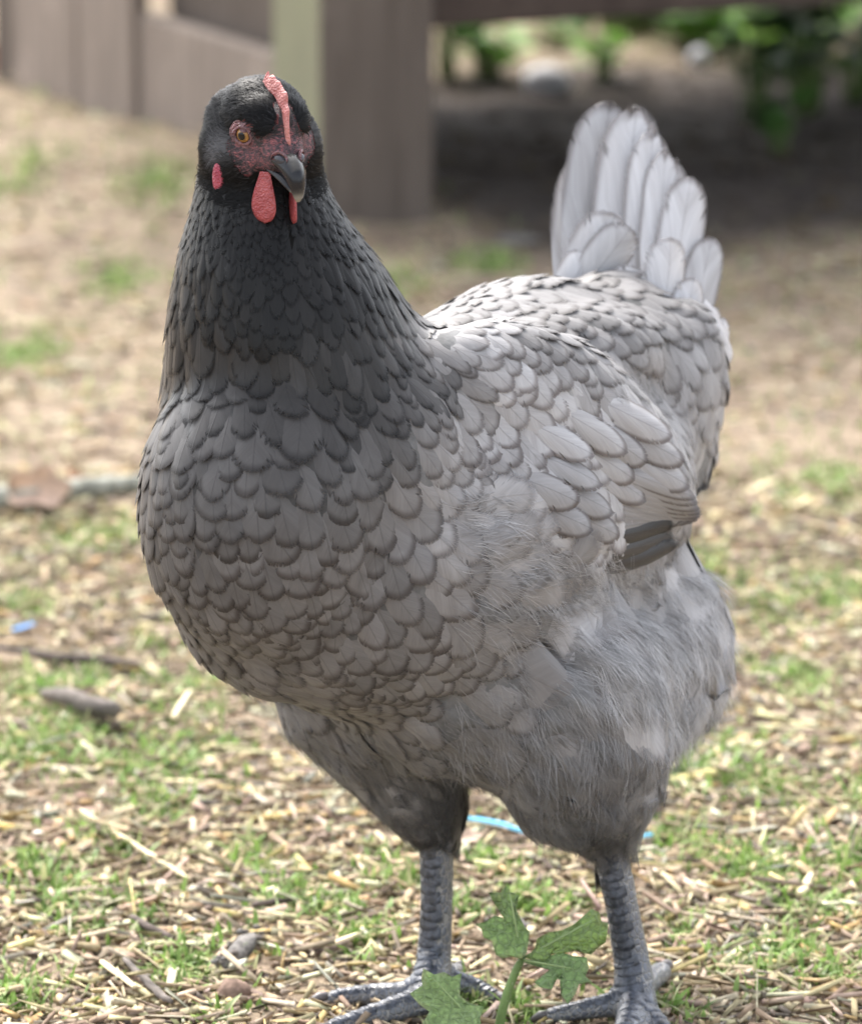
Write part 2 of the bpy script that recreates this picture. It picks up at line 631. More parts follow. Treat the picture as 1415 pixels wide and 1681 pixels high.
def build_chips():
    x1, y1 = scatter(40000, -0.42, 1.2, 0.55, 0.75)
    x2, y2 = scatter(14000, 1.2, 4.6, 0.75, 1.3)
    x3, y3 = scatter(26000, -0.42, 1.0, 0.5, 0.7)
    x, y = np.concatenate([x1, x2, x3]), np.concatenate([y1, y2, y3])
    crumb = np.arange(len(x)) >= len(x1) + len(x2)
    # clearings where the soil shows
    keep = rng.uniform(0, 1, len(x)) > np.clip(0.25 + 0.45 * vnoise(x * 0.45, y * 0.45 + 5), 0, 0.8)
    keep |= crumb
    keep &= rng.uniform(0, 1, len(x)) > bare(x, y) * 0.6
    u, v = coop_uv(x, y)
    keep &= ~((u > -0.09) & (u < PW * 0.4) & (v > -0.04) & (v < 0.1))
    x, y, crumb = x[keep], y[keep], crumb[keep]
    n = len(x)
    kind = rng.uniform(0, 1, n)
    L = np.where(kind < 0.74, rng.gamma(4, 0.0032, n) + 0.005, rng.gamma(4, 0.0052, n) + 0.007)
    Wd = np.where(kind < 0.74, rng.uniform(0.0022, 0.0072, n), rng.uniform(0.0012, 0.0034, n))
    L = np.where(crumb, rng.gamma(3, 0.0011, n) + 0.002, L)
    Wd = np.where(crumb, np.minimum(rng.uniform(0.001, 0.0035, n), L), Wd)
    L, Wd = L * 0.86, Wd * 0.86
    T = np.minimum(Wd, rng.uniform(0.0006, 0.0022, n))
    yaw = rng.uniform(0, 2 * np.pi, n)
    tilt = rng.normal(0, 0.16, n)
    roll = rng.normal(0, 0.5, n)
    z = gz(x, y) + T * 0.5 + np.abs(np.sin(tilt)) * L * 0.45 + rng.uniform(0, 0.003, n)
    ax = np.stack([np.cos(yaw) * np.cos(tilt), np.sin(yaw) * np.cos(tilt), np.sin(tilt)], 1)
    sd_ = np.stack([-np.sin(yaw), np.cos(yaw), np.zeros(n)], 1)
    up = np.cross(ax, sd_)
    s2 = sd_ * np.cos(roll)[:, None] + up * np.sin(roll)[:, None]
    u2 = np.cross(ax, s2)
    c = np.stack([x, y, z], 1)
    vs = []
    for (e, sgn_s, sgn_u) in ((-1, -1, -1), (-1, 1, -1), (-1, 1, 1), (-1, -1, 1), (1, -1, -1), (1, 1, -1), (1, 1, 1), (1, -1, 1)):
        tap = rng.uniform(0.35, 1.0, n)
        vs.append(c + ax * (e * L * rng.uniform(0.42, 0.55, n))[:, None] + s2 * (sgn_s * Wd * 0.5 * tap)[:, None]
                  + u2 * (sgn_u * T * 0.5)[:, None] + up * (rng.normal(0, 0.0006, n))[:, None])
    V = np.stack(vs, 1).reshape(-1, 3)
    q = np.array([[0, 3, 2, 1], [4, 5, 6, 7], [0, 1, 5, 4], [1, 2, 6, 5], [2, 3, 7, 6], [3, 0, 4, 7]])
    F = (np.arange(n)[:, None, None] * 8 + q[None]).reshape(-1, 4)
    col = LIT[rng.choice(len(LIT), n, p=LITP / LITP.sum())] * rng.uniform(0.75, 1.2, (n, 1)) * rng.uniform(0.93, 1.07, (n, 3))
    col = np.where(crumb[:, None], col * rng.uniform(0.45, 1.0, (n, 1)), col)
    darker = bare(x, y)[:, None]
    col = col * (1 - .80 * np.clip(darker * 1.3, 0, 1))           # litter coloured darker where the soil is bare
    col = np.clip(col * 0.88, 0.012, 0.52)
    t = np.ones((n, 8, 4)); t[:, :, :3] = col[:, None]
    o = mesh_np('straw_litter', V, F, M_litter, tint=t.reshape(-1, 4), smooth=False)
    tag(o, 'pale straw and wood chips strewn over the soil', 'litter', kind='stuff')


build_chips()


def blades(name, x, y, hgt, wid, cols, mat, lean=0.5):
    n = len(x)
    yaw = rng.uniform(0, 2 * np.pi, n)
    ln = rng.uniform(0.1, 1.0, n) * lean
    d = np.stack([np.cos(yaw), np.sin(yaw), np.zeros(n)], 1)
    s = np.stack([-np.sin(yaw), np.cos(yaw), np.zeros(n)], 1)
    tw = rng.uniform(-1, 1, n)
    s = s * np.cos(tw)[:, None] + d * np.sin(tw)[:, None]
    c = np.stack([x, y, gz(x, y) - 0.001], 1)
    up = np.array([0, 0, 1.0])
    vs = []
    for k, (f, w) in enumerate(((0, 0.7), (0.4, 1.0), (0.75, 0.75), (1.0, 0.06))):
        p = c + up * (hgt * (f - 0.35 * ln * f * f))[:, None] + d * (hgt * ln * f * f)[:, None]
        vs += [p - s * (wid * w * 0.5)[:, None], p + s * (wid * w * 0.5)[:, None]]
    V = np.stack(vs, 1).reshape(-1, 3)
    q = np.array([[0, 1, 3, 2], [2, 3, 5, 4], [4, 5, 7, 6]])
    F = (np.arange(n)[:, None, None] * 8 + q[None]).reshape(-1, 4)
    t = np.ones((n, 8, 4)); t[:, :, :3] = cols[:, None]
    return mesh_np(name, V, F, mat, tint=t.reshape(-1, 4))


PATCH = [(100, 1205, 60), (300, 1150, 55), (60, 1130, 50), (330, 1250, 60), (130, 1490, 60), (300, 1590, 50), (190, 1510, 45), (50, 1440, 45),
         (20, 1640, 45), (330, 1650, 40), (180, 1380, 50), (250, 1330, 40), (420, 1420, 40), (30, 1240, 50), (200, 1260, 60), (130, 1130, 40),
         (1130, 1270, 50), (1200, 1240, 55), (1330, 1480, 45), (1250, 1440, 50), (1150, 950, 60), (1300, 1000, 60), (1350, 800, 70), (640, 1440, 40),
         (590, 1560, 35), (800, 1420, 35), (30, 580, 60), (10, 300, 60), (200, 460, 50), (260, 350, 50), (1380, 1310, 40), (1200, 1420, 45),
         (1120, 1380, 45), (1230, 1600, 45), (1350, 1600, 45), (1150, 1540, 40), (860, 1480, 30), (930, 1500, 30), (760, 1500, 30), (850, 1660, 25),
         (1290, 1120, 50), (1390, 980, 50), (120, 900, 50), (200, 880, 40), (30, 990, 40), (290, 1050, 40), (630, 470, 50), (800, 430, 40), (1100, 1660, 35),
         (1300, 1560, 40), (470, 1480, 40), (560, 1500, 35), (380, 1560, 30), (610, 1540, 30), (760, 1640, 30), (1390, 1420, 40), (1260, 1300, 40)]


def build_grass():
    xs, ys = [], []
    for (px, py, s) in PATCH:
        c = on_ground(px, py)
        k = (c - CAM).length / FPX
        n = int(400 * (s / 45) ** 1.3)
        sx = s * k * 0.75
        xs.append(rng.normal(c.x, sx, n)); ys.append(rng.normal(c.y, sx * 1.9, n))
    x, y = scatter(11000, -0.42, 3.2, 0.55, 1.0)
    xs.append(x); ys.append(y)
    x, y = np.concatenate(xs), np.concatenate(ys)
    keep = (rng.uniform(0, 1, len(x)) > bare(x, y)) & (vnoise(x * 2.2 + 1, y * 2.2) > -0.55)
    x, y = x[keep], y[keep]
    n = len(x)
    h = rng.gamma(3, 0.0018, n) + 0.003
    w = rng.uniform(0.0014, 0.0036, n)
    base = np.array([[0.28, 0.44, 0.12], [0.20, 0.34, 0.08], [0.36, 0.48, 0.18], [0.15, 0.26, 0.06], [0.44, 0.46, 0.24]])
    c = base[rng.integers(0, 5, n)] * rng.uniform(0.75, 1.15, (n, 1))
    o = blades('grass', x, y, h, w, c, M_grass, 1.2)
    tag(o, 'short bright green grass sprouting through the litter', 'grass', kind='stuff')


build_grass()


# ------------------------------------------------------------------ single things on the ground
def tube(bm, pts, radii, seg=8, rough=0.0):
    pts = [Vector(p) for p in pts]
    rings = []
    ref = Vector((0.13, 0.21, 0.97))
    for i, p in enumerate(pts):
        d = (pts[min(i + 1, len(pts) - 1)] - pts[max(i - 1, 0)]).normalized()
        a = d.cross(ref).normalized()
        b = a.cross(d)
        rings.append([bm.verts.new(p + (a * math.cos(t) + b * math.sin(t)) * radii[i] * (1 + random.uniform(-rough, rough)))
                      for t in [2 * math.pi * k / seg for k in range(seg)]])
    for i in range(len(rings) - 1):
        for k in range(seg):
            bm.faces.new((rings[i][k], rings[i][(k + 1) % seg], rings[i + 1][(k + 1) % seg], rings[i + 1][k]))
    bm.faces.new(rings[0][::-1])
    bm.faces.new(rings[-1])


def stick(name, label, cat, pix, radii, mat, dz=0.0, seg=10, rough=0.12, sub=4, group=None):
    """a stick lying on the ground through the given pixels"""
    P = [on_ground(px, py, r + dz) for (px, py), r in zip(pix, radii)]
    pts, rad = [], []
    for i in range(len(P) - 1):
        for k in range(sub):
            f = k / sub
            q = P[i].lerp(P[i + 1], f) + Vector((random.uniform(-1, 1), random.uniform(-1, 1), random.uniform(-0.5, 0.5))) * radii[i] * 0.18
            pts.append(q); rad.append(radii[i] * (1 - f) + radii[i + 1] * f)
    pts.append(P[-1]); rad.append(radii[-1])
    bm = bmesh.new()
    tube(bm, pts, rad, seg, rough)
    o = from_bm(name, bm, mat)
    return tag(o, label, cat, group)


stick('branch', 'pale grey lichened branch lying on the ground behind the hen, left edge', 'branch', [(-60, 820), (60, 810), (150, 800), (240, 792), (330, 786), (420, 780)],
      [0.0095, 0.0088, 0.0080, 0.007, 0.006, 0.004], M_lichen_stick, 0.004)
stick('short_stick', 'short thick grey stick with a dark end, in the grass left of the hen', 'stick', [(72, 1138), (105, 1144), (150, 1156), (192, 1168)],
      [0.0030, 0.0058, 0.0062, 0.0058], M_stick, 0.007)
stick('twig', 'thin grey curved twig on the litter at the bottom left', 'twig', [(205, 1575), (235, 1605), (262, 1632), (282, 1645)],
      [0.0015, 0.0022, 0.0024, 0.0014], M_stick, 0.004)
stick('twig', 'short dark twig just above the curved grey twig', 'twig', [(218, 1505), (245, 1522), (285, 1540)], [0.0018, 0.0023, 0.0016], M_darkstick, 0.004)
stick('twig', 'slim dark twig on the straw left of the hen\'s farther leg', 'twig', [(415, 1486), (450, 1480), (492, 1476)], [0.0014, 0.0018, 0.0012], M_darkstick, 0.004)
stick('twig', 'thin brown twig lying across the litter under the blue scrap', 'twig', [(0, 1063), (90, 1078), (180, 1085), (240, 1092)], [0.002, 0.0032, 0.003, 0.0015], M_darkstick, 0.004)
stick('root_stick', 'lichen-grey twig with rough bark near the lower left of the far foot', 'twig', [(520, 1655), (552, 1640), (600, 1634), (640, 1622)], [0.0012, 0.0018, 0.0016, 0.001], M_stick, 0.002)


def flat_chip(name, label, cat, a, b, wid, thick, mat, dz=0.004, group=None, bend=0.0):
    """a split straw or chip lying between two pixels"""
    p, q = on_ground(*a, dz), on_ground(*b, dz)
    d = (q - p); L = d.length; d.normalize()
    s = d.cross(Vector((0, 0, 1))).normalized()
    u = s.cross(d)
    bm = bmesh.new()
    rings = []
    for i, (f, w) in enumerate(((0, 0.8), (0.3, 1.0), (0.65, 0.95), (1.0, 0.7))):
        c = p + d * (L * f) + u * (bend * 4 * f * (1 - f)) + s * random.uniform(-0.1, 0.1) * wid
        rings.append([bm.verts.new(c + s * (x * wid * w / 2) + u * (y * thick / 2)) for x, y in ((-1, -0.4), (-0.6, 0.9), (0.6, 1.0), (1, -0.3), (0, -1))])
    for i in range(3):
        for k in range(5):
            bm.faces.new((rings[i][k], rings[i][(k + 1) % 5], rings[i + 1][(k + 1) % 5], rings[i + 1][k]))
    bm.faces.new(rings[0][::-1]); bm.faces.new(rings[-1])
    bmesh.ops.recalc_face_normals(bm, faces=bm.faces)
    return tag(from_bm(name, bm, mat, smooth=False), label, cat, group)


flat_chip('plastic_scrap', 'small bright blue plastic scrap at the left edge, beside a dark twig', 'plastic scrap', (22, 1034), (56, 1024), 0.0042, 0.0020, M_blue2, 0.006)
flat_chip('plastic_scrap', 'thin blue plastic strip on the ground between the hen\'s legs', 'plastic scrap', (752, 1342), (862, 1366), 0.0050, 0.0024, M_blue, 0.008, None, 0.002)
flat_chip('plastic_scrap', 'light blue plastic bit right of the hen\'s nearer shank', 'plastic scrap', (1026, 1377), (1070, 1370), 0.0040, 0.0022, M_blue, 0.009)
flat_chip('straw_stalk', 'pale straw piece standing upright-looking in the grass below the hen\'s breast', 'straw', (284, 1178), (312, 1134), 0.0045, 0.002, M_straw, 0.008)
flat_chip('straw_stalk', 'short cream straw piece at right, lying in grass with one dark side', 'straw', (1312, 1468), (1332, 1436), 0.0056, 0.003, M_straw, 0.008)
flat_chip('straw_stalk', 'long pale straw stalk right of the tail fluff', 'straw', (1235, 1190), (1335, 1196), 0.0036, 0.002, M_straw, 0.006)
flat_chip('straw_stalk', 'long tan stalk sloping down across the litter left of the legs', 'straw', (132, 1330), (310, 1442), 0.0030, 0.002, M_straw, 0.007)
flat_chip('straw_stalk', 'pale split straw below the dark twig, bottom left', 'straw', (168, 1578), (222, 1620), 0.0040, 0.002, M_straw, 0.007)
flat_chip('straw_stalk', 'wide cream straw lying level left of the far shank', 'straw', (536, 1552), (590, 1532), 0.0042, 0.002, M_straw, 0.007)
flat_chip('straw_stalk', 'pale straw right behind the near foot, slanting upward', 'straw', (1070, 1600), (1118, 1578), 0.0032, 0.002, M_straw, 0.006)
flat_chip('wood_chip', 'yellow wood chip at the left edge of the picture', 'wood chip', (-6, 1356), (24, 1358), 0.0058, 0.003, M_yellow, 0.006)
flat_chip('wood_chip', 'pale wood chip on the litter right of the hen\'s tail feathers', 'wood chip', (1226, 808), (1272, 788), 0.0065, 0.003, M_straw, 0.006)


def lump(name, label, cat, px, py, rx, ry, rz, mat, rough=0.15, dz=0.0, sub=2):
    c = on_ground(px, py)
    bm = bmesh.new()
    bmesh.ops.create_icosphere(bm, subdivisions=sub, radius=1)
    for v in bm.verts:
        k = 1 + random.uniform(-rough, rough)
        v.co = Vector((v.co.x * rx * k, v.co.y * ry * k, max(v.co.z, -0.75) * rz * k))
        v.co += c + Vector((0, 0, rz * 0.6 + dz))
    return tag(from_bm(name, bm, mat), label, cat)


lump('pebble', 'small round pinkish pebble on the litter at left, beside the yellow chip', 'pebble', 63, 1378, 0.0042, 0.004, 0.0036, M_pebble, 0.06)
lump('pebble', 'small grey pebble on the straw at lower left', 'pebble', 318, 1520, 0.0034, 0.003, 0.0028, M_stone, 0.1)
lump('stone', 'whitish rounded stone on the bank beyond the coop', 'stone', 897, 150, 0.030, 0.024, 0.020, M_stone, 0.1)
lump('stone', 'small white stone by the coop post in the green weeds', 'stone', 778, 88, 0.016, 0.014, 0.013, M_stone, 0.12)
lump('stone', 'pale stone under the dark ivy at the upper right', 'stone', 1148, 112, 0.014, 0.014, 0.016, M_stone, 0.14)
lump('stone', 'pale stone at the right edge of the bank', 'stone', 1404, 112, 0.016, 0.014, 0.018, M_stone, 0.14)
lump('stone', 'flat greyish stone on the dark soil under the coop', 'stone', 850, 398, 0.022, 0.014, 0.004, M_cone, 0.14)
lump('clod', 'rough brown clod of earth at the bottom left of the far foot', 'clod', 385, 1640, 0.0085, 0.008, 0.0068, flat_mat('earth_clod', (0.20, 0.14, 0.11), 0.95, 0.1, 0.5, 150, 0.8), 0.22)
lump('clod', 'dark crumbly clod under the lobed weed leaf', 'clod', 850, 1530, 0.007, 0.009, 0.005, M_cone, 0.25)

# a grey cone-like twig end
cone = empty('lichen_twig', on_ground(400, 1585))
tag(cone, 'knobbly lichen-grey twig end lying on the litter between the twigs and the far leg', 'twig')
bm = bmesh.new()
tube(bm, [on_ground(360, 1590, .004), on_ground(385, 1572, .005), on_ground(405, 1552, .006), on_ground(418, 1535, .005)], [0.0035, 0.0062, 0.0058, 0.002], 8, 0.2)
from_bm('twig_core', bm, M_cone, cone)
for k in range(26):
    f = random.random()
    c = on_ground(360 + 60 * f, 1592 - 58 * f, .005) + Vector((random.uniform(-1, 1) * .006, random.uniform(-1, 1) * .006, random.uniform(0, .005)))
    bm = bmesh.new()
    bmesh.ops.create_icosphere(bm, subdivisions=1, radius=1)
    rx = random.uniform(.0014, .0028)
    for v in bm.verts:
        v.co = c + Vector((v.co.x * rx, v.co.y * rx, v.co.z * rx * .6)) * random.uniform(.8, 1.2)
    from_bm('bud', bm, M_stick if k % 3 else M_cone, cone)


def curled_leaf(name, label, px, py, size, mat, yaw, curl=0.5, tilt=0.5, dz=0.0):
    """a dry leaf with pointed lobes, curled up on the ground"""
    c = on_ground(px, py)
    n, m = 26, 4
    V, F = [(0, 0, 0)], []
    for j in range(1, m + 1):
        for i in range(n):
            a = 2 * math.pi * i / n
            r = size * (0.72 + 0.28 * abs(math.cos(2.5 * a))) * (1 + random.uniform(-.05, .05) * (j == m)) * j / m
            x, y = r * math.cos(a) * 1.25, r * math.sin(a) * 0.8
            z = curl * (y * y) / size * 1.4 + 0.22 * curl * size * math.sin(3 * a + 1) * (j / m) ** 2 + abs(x) * 0.1
            V.append((x, y, z))
    for i in range(n):
        F.append((0, 1 + i, 1 + (i + 1) % n))
        for j in range(m - 1):
            a, b = 1 + j * n, 1 + (j + 1) * n
            F.append((a + i, b + i, b + (i + 1) % n, a + (i + 1) % n))
    Mx = Matrix.Translation(c + Vector((0, 0, size * 0.35 * tilt + 0.006 + dz))) @ Matrix.Rotation(yaw, 4, 'Z') @ Matrix.Rotation(tilt, 4, 'X')
    V = [Mx @ Vector(v) for v in V]
    o = mesh_np(name, V, F, mat)
    md = o.modifiers.new('thickness', 'SOLIDIFY'); md.thickness = 0.0006
    return tag(o, label, 'leaf')


curled_leaf('dry_leaf', 'large crumpled tan dry leaf leaning over the pale branch', 62, 842, 0.0215, M_tanleaf, 0.35, 0.8, 1.1, 0.003)
curled_leaf('dry_leaf', 'small brown dry leaf touching the branch near the hen\'s breast', 125, 812, 0.011, M_redleaf, 2.2, 0.6, 0.7, 0.002)
curled_leaf('dry_leaf', 'russet dry leaf lying against the coop\'s boarded side', 22, 140, 0.030, M_redleaf, 0.4, 0.8, 0.8, 0.01)
curled_leaf('dry_leaf', 'orange brown leaf fragment behind the far shank', 768, 1396, 0.007, M_dryleaf, 0.4, 0.5, 0.5)

# ------------------------------------------------------------------ background weeds beyond the coop
def leafy(name, label, cat, base, n, spread, hgt, leaf, cols, group=None):
    root = empty(name, base)
    tag(root, label, cat, group)
    V, F, T = [], [], []
    bm = bmesh.new()
    for k in range(n):
        a = random.uniform(0, 2 * math.pi)
        rr = spread * math.sqrt(random.random())
        z = hgt * random.uniform(0.25, 1.0)
        tip = Vector((base.x + rr * math.cos(a), base.y + rr * math.sin(a), base.z + z))
        tube(bm, [Vector(base) + Vector((rr * .25 * math.cos(a), rr * .25 * math.sin(a), -0.01)), Vector(base).lerp(tip, .6) + Vector((0, 0, z * .12)), tip], [0.0022, 0.0016, 0.001], 5)
        s = leaf * random.uniform(0.7, 1.25)
        col = random.choice(cols)
        f = random.uniform(0.8, 1.2)
        yaw, tl = random.uniform(0, 6.28), random.uniform(0.1, 1.0)
        Mx = Matrix.Translation(tip) @ Matrix.Rotation(yaw, 4, 'Z') @ Matrix.Rotation(tl, 4, 'X')
        i0 = len(V)
        outl = [(0, 0), (.5, .12), (.62, .45), (.38, .8), (0, 1.05), (-.38, .8), (-.62, .45), (-.5, .12)]
        V.append(Mx @ Vector((0, .5 * s, -.06 * s)))
        for (x, y) in outl:
            V.append(Mx @ Vector((x * s, y * s, .12 * s * abs(x) - .18 * s * y * y)))
        for i in range(8):
            F.append((i0, i0 + 1 + i, i0 + 1 + (i + 1) % 8))
        T += [(*[c * f for c in col], 1)] * 9
    from_bm('stem', bm, M_weedstem, root)
    o = mesh_np('foliage', V, F, M_leaf, root, tint=T)
    return root


M_weedstem = flat_mat('green_stem', (0.16, 0.24, 0.08), 0.6, 0.3, 0.2, 60)
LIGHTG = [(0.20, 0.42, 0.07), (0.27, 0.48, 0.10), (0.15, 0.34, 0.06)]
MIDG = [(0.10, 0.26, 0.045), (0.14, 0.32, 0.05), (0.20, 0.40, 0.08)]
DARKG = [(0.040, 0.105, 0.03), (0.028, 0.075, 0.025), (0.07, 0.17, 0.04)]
for (px, py, n, sp, h, lf, cols, lab) in [
    (800, 128, 26, 0.035, 0.06, 0.028, LIGHTG, 'bright green weed just right of the coop post, by the small white stone'),
    (775, 60, 20, 0.05, 0.05, 0.03, LIGHTG, 'bright green weed touching the coop beam beside the post'),
    (990, 128, 16, 0.028, 0.05, 0.026, LIGHTG, 'small light green weed right of the whitish stone'),
    (1065, 55, 26, 0.05, 0.05, 0.036, MIDG, 'green weed clump under the middle of the coop beam'),
    (1140, 80, 30, 0.05, 0.06, 0.036, MIDG, 'green weed clump left of the dark ivy'),
    (1265, 110, 34, 0.05, 0.06, 0.042, LIGHTG, 'broad leaved light green weed between the dark ivy clumps'),
    (1340, 85, 24, 0.05, 0.06, 0.036, LIGHTG, 'light green weed behind the right ivy clump'),
    (905, 75, 16, 0.05, 0.035, 0.026, MIDG, 'low green weed behind the whitish stone on the bank'),
    (1015, 50, 18, 0.05, 0.04, 0.028, LIGHTG, 'light green weed at the top edge above the tail tip'),
    (1205, 60, 22, 0.05, 0.04, 0.03, MIDG, 'green weed at the top edge just left of the broad leaved weed'),
    (1385, 40, 20, 0.05, 0.045, 0.03, LIGHTG, 'light green weed in the upper right corner of the picture'),
]:
    leafy('weed', lab, 'weed', on_ground(px, py), n, sp, h, lf, cols)
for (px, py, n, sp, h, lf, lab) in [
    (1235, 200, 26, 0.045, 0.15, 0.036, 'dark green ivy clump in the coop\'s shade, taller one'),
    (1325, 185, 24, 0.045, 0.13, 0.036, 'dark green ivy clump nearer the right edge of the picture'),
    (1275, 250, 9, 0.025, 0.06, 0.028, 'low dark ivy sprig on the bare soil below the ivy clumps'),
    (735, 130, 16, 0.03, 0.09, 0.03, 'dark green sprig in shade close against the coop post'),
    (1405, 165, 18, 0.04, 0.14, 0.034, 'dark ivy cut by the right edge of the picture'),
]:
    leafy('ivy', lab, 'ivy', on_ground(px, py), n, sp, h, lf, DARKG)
# ------------------------------------------------------------------ the hen
BACK = Vector((0.7071, 0.7071, 0.0))      # from breast to tail
LEFT = Vector((0.7071, -0.7071, 0.0))     # the hen's left flank
FOOT = (on_ground(705, 1640) + on_ground(1045, 1668)) * 0.5
hen = empty('hen', (FOOT.x, FOOT.y, 0))
tag(hen, 'blue-grey hen with a black head standing on the litter, looking at the camera', 'hen')

bb = bmesh.new()


def ball(c, r, axes=None, sub=4):
    r = (r, r, r) if not isinstance(r, (tuple, list)) else r
    M = Matrix.Identity(3) if axes is None else Matrix(axes).transposed()
    M4 = Matrix.Translation(c) @ M.to_4x4() @ Matrix.Diagonal((*r, 1))
    bmesh.ops.create_icosphere(bb, subdivisions=sub, radius=1, matrix=M4)


def chain(pts, rad, sub=3, step=0.3):
    for i in range(len(pts) - 1):
        a, b = Vector(pts[i]), Vector(pts[i + 1])
        n = max(2, int((b - a).length / (min(rad[i], rad[i + 1]) * step)))
        for k in range(n + (i == len(pts) - 2)):
            f = k / n
            ball(a.lerp(b, f), rad[i] * (1 - f) + rad[i + 1] * f, None, sub)


ZU = Vector((0, 0, 1))
TRUNK = W(690, 868, -0.09)
ball(TRUNK, (0.138, 0.090, 0.098), (BACK, LEFT, ZU))
ball(W(452, 830, -0.16), (0.0675, 0.0675, 0.082))
ball(W(474, 950, -0.14), (0.060, 0.060, 0.062))
ball(W(560, 760, -0.13), (0.075, 0.075, 0.08))
ball(W(740, 1080, -0.09), (0.066, 0.066, 0.060))
ball(W(890, 810, 0.0), (0.080, 0.078, 0.085))
ball(W(1042, 1060, -0.005), (0.048, 0.048, 0.058))
ball(W(960, 1130, -0.03), (0.055, 0.055, 0.06))
ball(W(1000, 655, 0.05), (0.056, 0.056, 0.062))
ball(W(1120, 620, 0.06), (0.024, 0.024, 0.045))
ball(W(1110, 730, 0.05), (0.021, 0.021, 0.032))
ball(W(1000, 528, 0.07), (0.040, 0.028, 0.028), (BACK, LEFT, ZU))
ball(W(860, 588, 0.01), (0.075, 0.045, 0.042), (BACK, LEFT, ZU))
ball(W(900, 600, -0.03), (0.085, 0.034, 0.030), (BACK, LEFT, ZU))
ball(W(800, 570, -0.03), (0.060, 0.034, 0.026), (BACK, LEFT, ZU))
# neck
NECK = [(430, 232, -.152, .0255), (427, 300, -.150, .0305), (433, 370, -.150, .0365), (444, 450, -.148, .0465), (466, 540, -.142, .0585), (492, 640, -.135, .068)]
chain([W(a, b, c) for a, b, c, r in NECK], [r for a, b, c, r in NECK], 4, 0.2)
chain([W(572, 592, -.11), W(655, 605, -.12)], [0.040, 0.028], 3)
# thighs
chain([W(606, 1104, -.05), W(656, 1212, -.05), W(697, 1306, -.057), W(716, 1362, -.061)], [.053, .037, .0225, .0118])
chain([W(925, 1150, -.09), W(955, 1250, -.09), W(985, 1316, -.09), W(1000, 1376, -.09)], [.058, .044, .0215, .0125])
# folded wing on the left flank
wa = (BACK * 0.906 - ZU * 0.423).normalized()
wu = (ZU * 0.906 + BACK * 0.423).normalized()
WC = W(868, 705, -0.085) + LEFT * 0.009
ball(WC, (0.104, 0.030, 0.051), (wa, LEFT, wu))
chain([WC + wa * 0.05 + wu * 0.0, WC + wa * 0.09 - wu * 0.004, W(1118, 815, 0.03)], [0.032, 0.024, 0.006], 3)
# shanks and toes
LK = W(716, 1370, -.061)
shank_f = [LK, W(717, 1480, -.0625), W(713, 1570, -.0635), on_ground(705, 1625, .0105)]
shank_n = [W(1001, 1392, -.09), W(1021, 1490, -.0905), W(1037, 1580, -.091), on_ground(1043, 1646, .011)]
chain(shank_f, [.0098, .0090, .0096, .0112], 3, .35)
chain(shank_n, [.0098, .0090, .0100, .0118], 3, .35)


def toe(px, r0, r1):
    """toe along the ground: list of pixels, the first being the ankle"""
    n = len(px)
    P, Rr = [], []
    for i, (a, b, lift) in enumerate(px):
        r = r0 + (r1 - r0) * i / (n - 1)
        r *= 1.22
        P.append(on_ground(a, b, r * 0.85 + lift)); Rr.append(r)
    chain(P, Rr, 3, .35)
    return P, Rr


TOES = [toe(p, a, b) for p, a, b in (
    ([(700, 1628, .002), (655, 1632, .002), (600, 1633, 0), (545, 1640, 0)], .0062, .0042),
    ([(700, 1640, .002), (655, 1655, .002), (600, 1672, 0), (545, 1690, 0)], .0068, .0046),
    ([(722, 1612, .004), (755, 1615, .003), (785, 1624, 0), (812, 1636, 0)], .0062, .0038),
    ([(1035, 1648, .002), (990, 1652, .004), (945, 1660, .003), (905, 1668, 0)], .0060, .0038),
    ([(1040, 1655, .002), (1030, 1690, .002), (1018, 1730, 0), (1005, 1768, 0)], .0072, .0048),
    ([(1055, 1655, .002), (1085, 1690, .001), (1120, 1725, 0)], .0062, .0042),
    ([(1050, 1625, .004), (1072, 1604, .002), (1086, 1596, .001)], .0060, .0052),
    ([(712, 1615, .004), (735, 1600, .002), (750, 1592, 0)], .0052, .0040))]

# head frame: f forward along the beak, l to the hen's right, u up
HO = W(440, 201, -0.170)
yaw, pit = R(25), R(20)
Hf = Vector((math.sin(yaw) * math.cos(pit), -math.cos(yaw) * math.cos(pit), -math.sin(pit)))
Hu = Vector((math.sin(yaw) * math.sin(pit), -math.cos(yaw) * math.sin(pit), math.cos(pit)))
Hl = Vector((-math.cos(yaw), -math.sin(yaw), 0))


def H(f, l, u):
    return HO + Hf * f + Hl * l + Hu * u


AX = (Hf, Hl, Hu)
ball(H(-.005, -.0010, -.0002), (.0255, .0195, .0178), AX)
ball(H(.006, 0, .0045), (.0185, .0155, .0125), AX)
ball(H(.016, 0, -.006), (.0165, .0118, .0125), AX)
ball(H(.002, 0, -.013), (.020, .0178, .0120), AX)
for s in (1, -1):
    ball(H(.004, s * .0105, .0090), (.010, .0055, .0040), AX)      # brow
    ball(H(-.012, s * .016, -.013), (.009, .007, .009), AX)        # ear
ball(H(-.018, 0, -.012), (.022, .022, .022), AX)
ball(W(428, 250, -0.155), (.029, .028, .030))

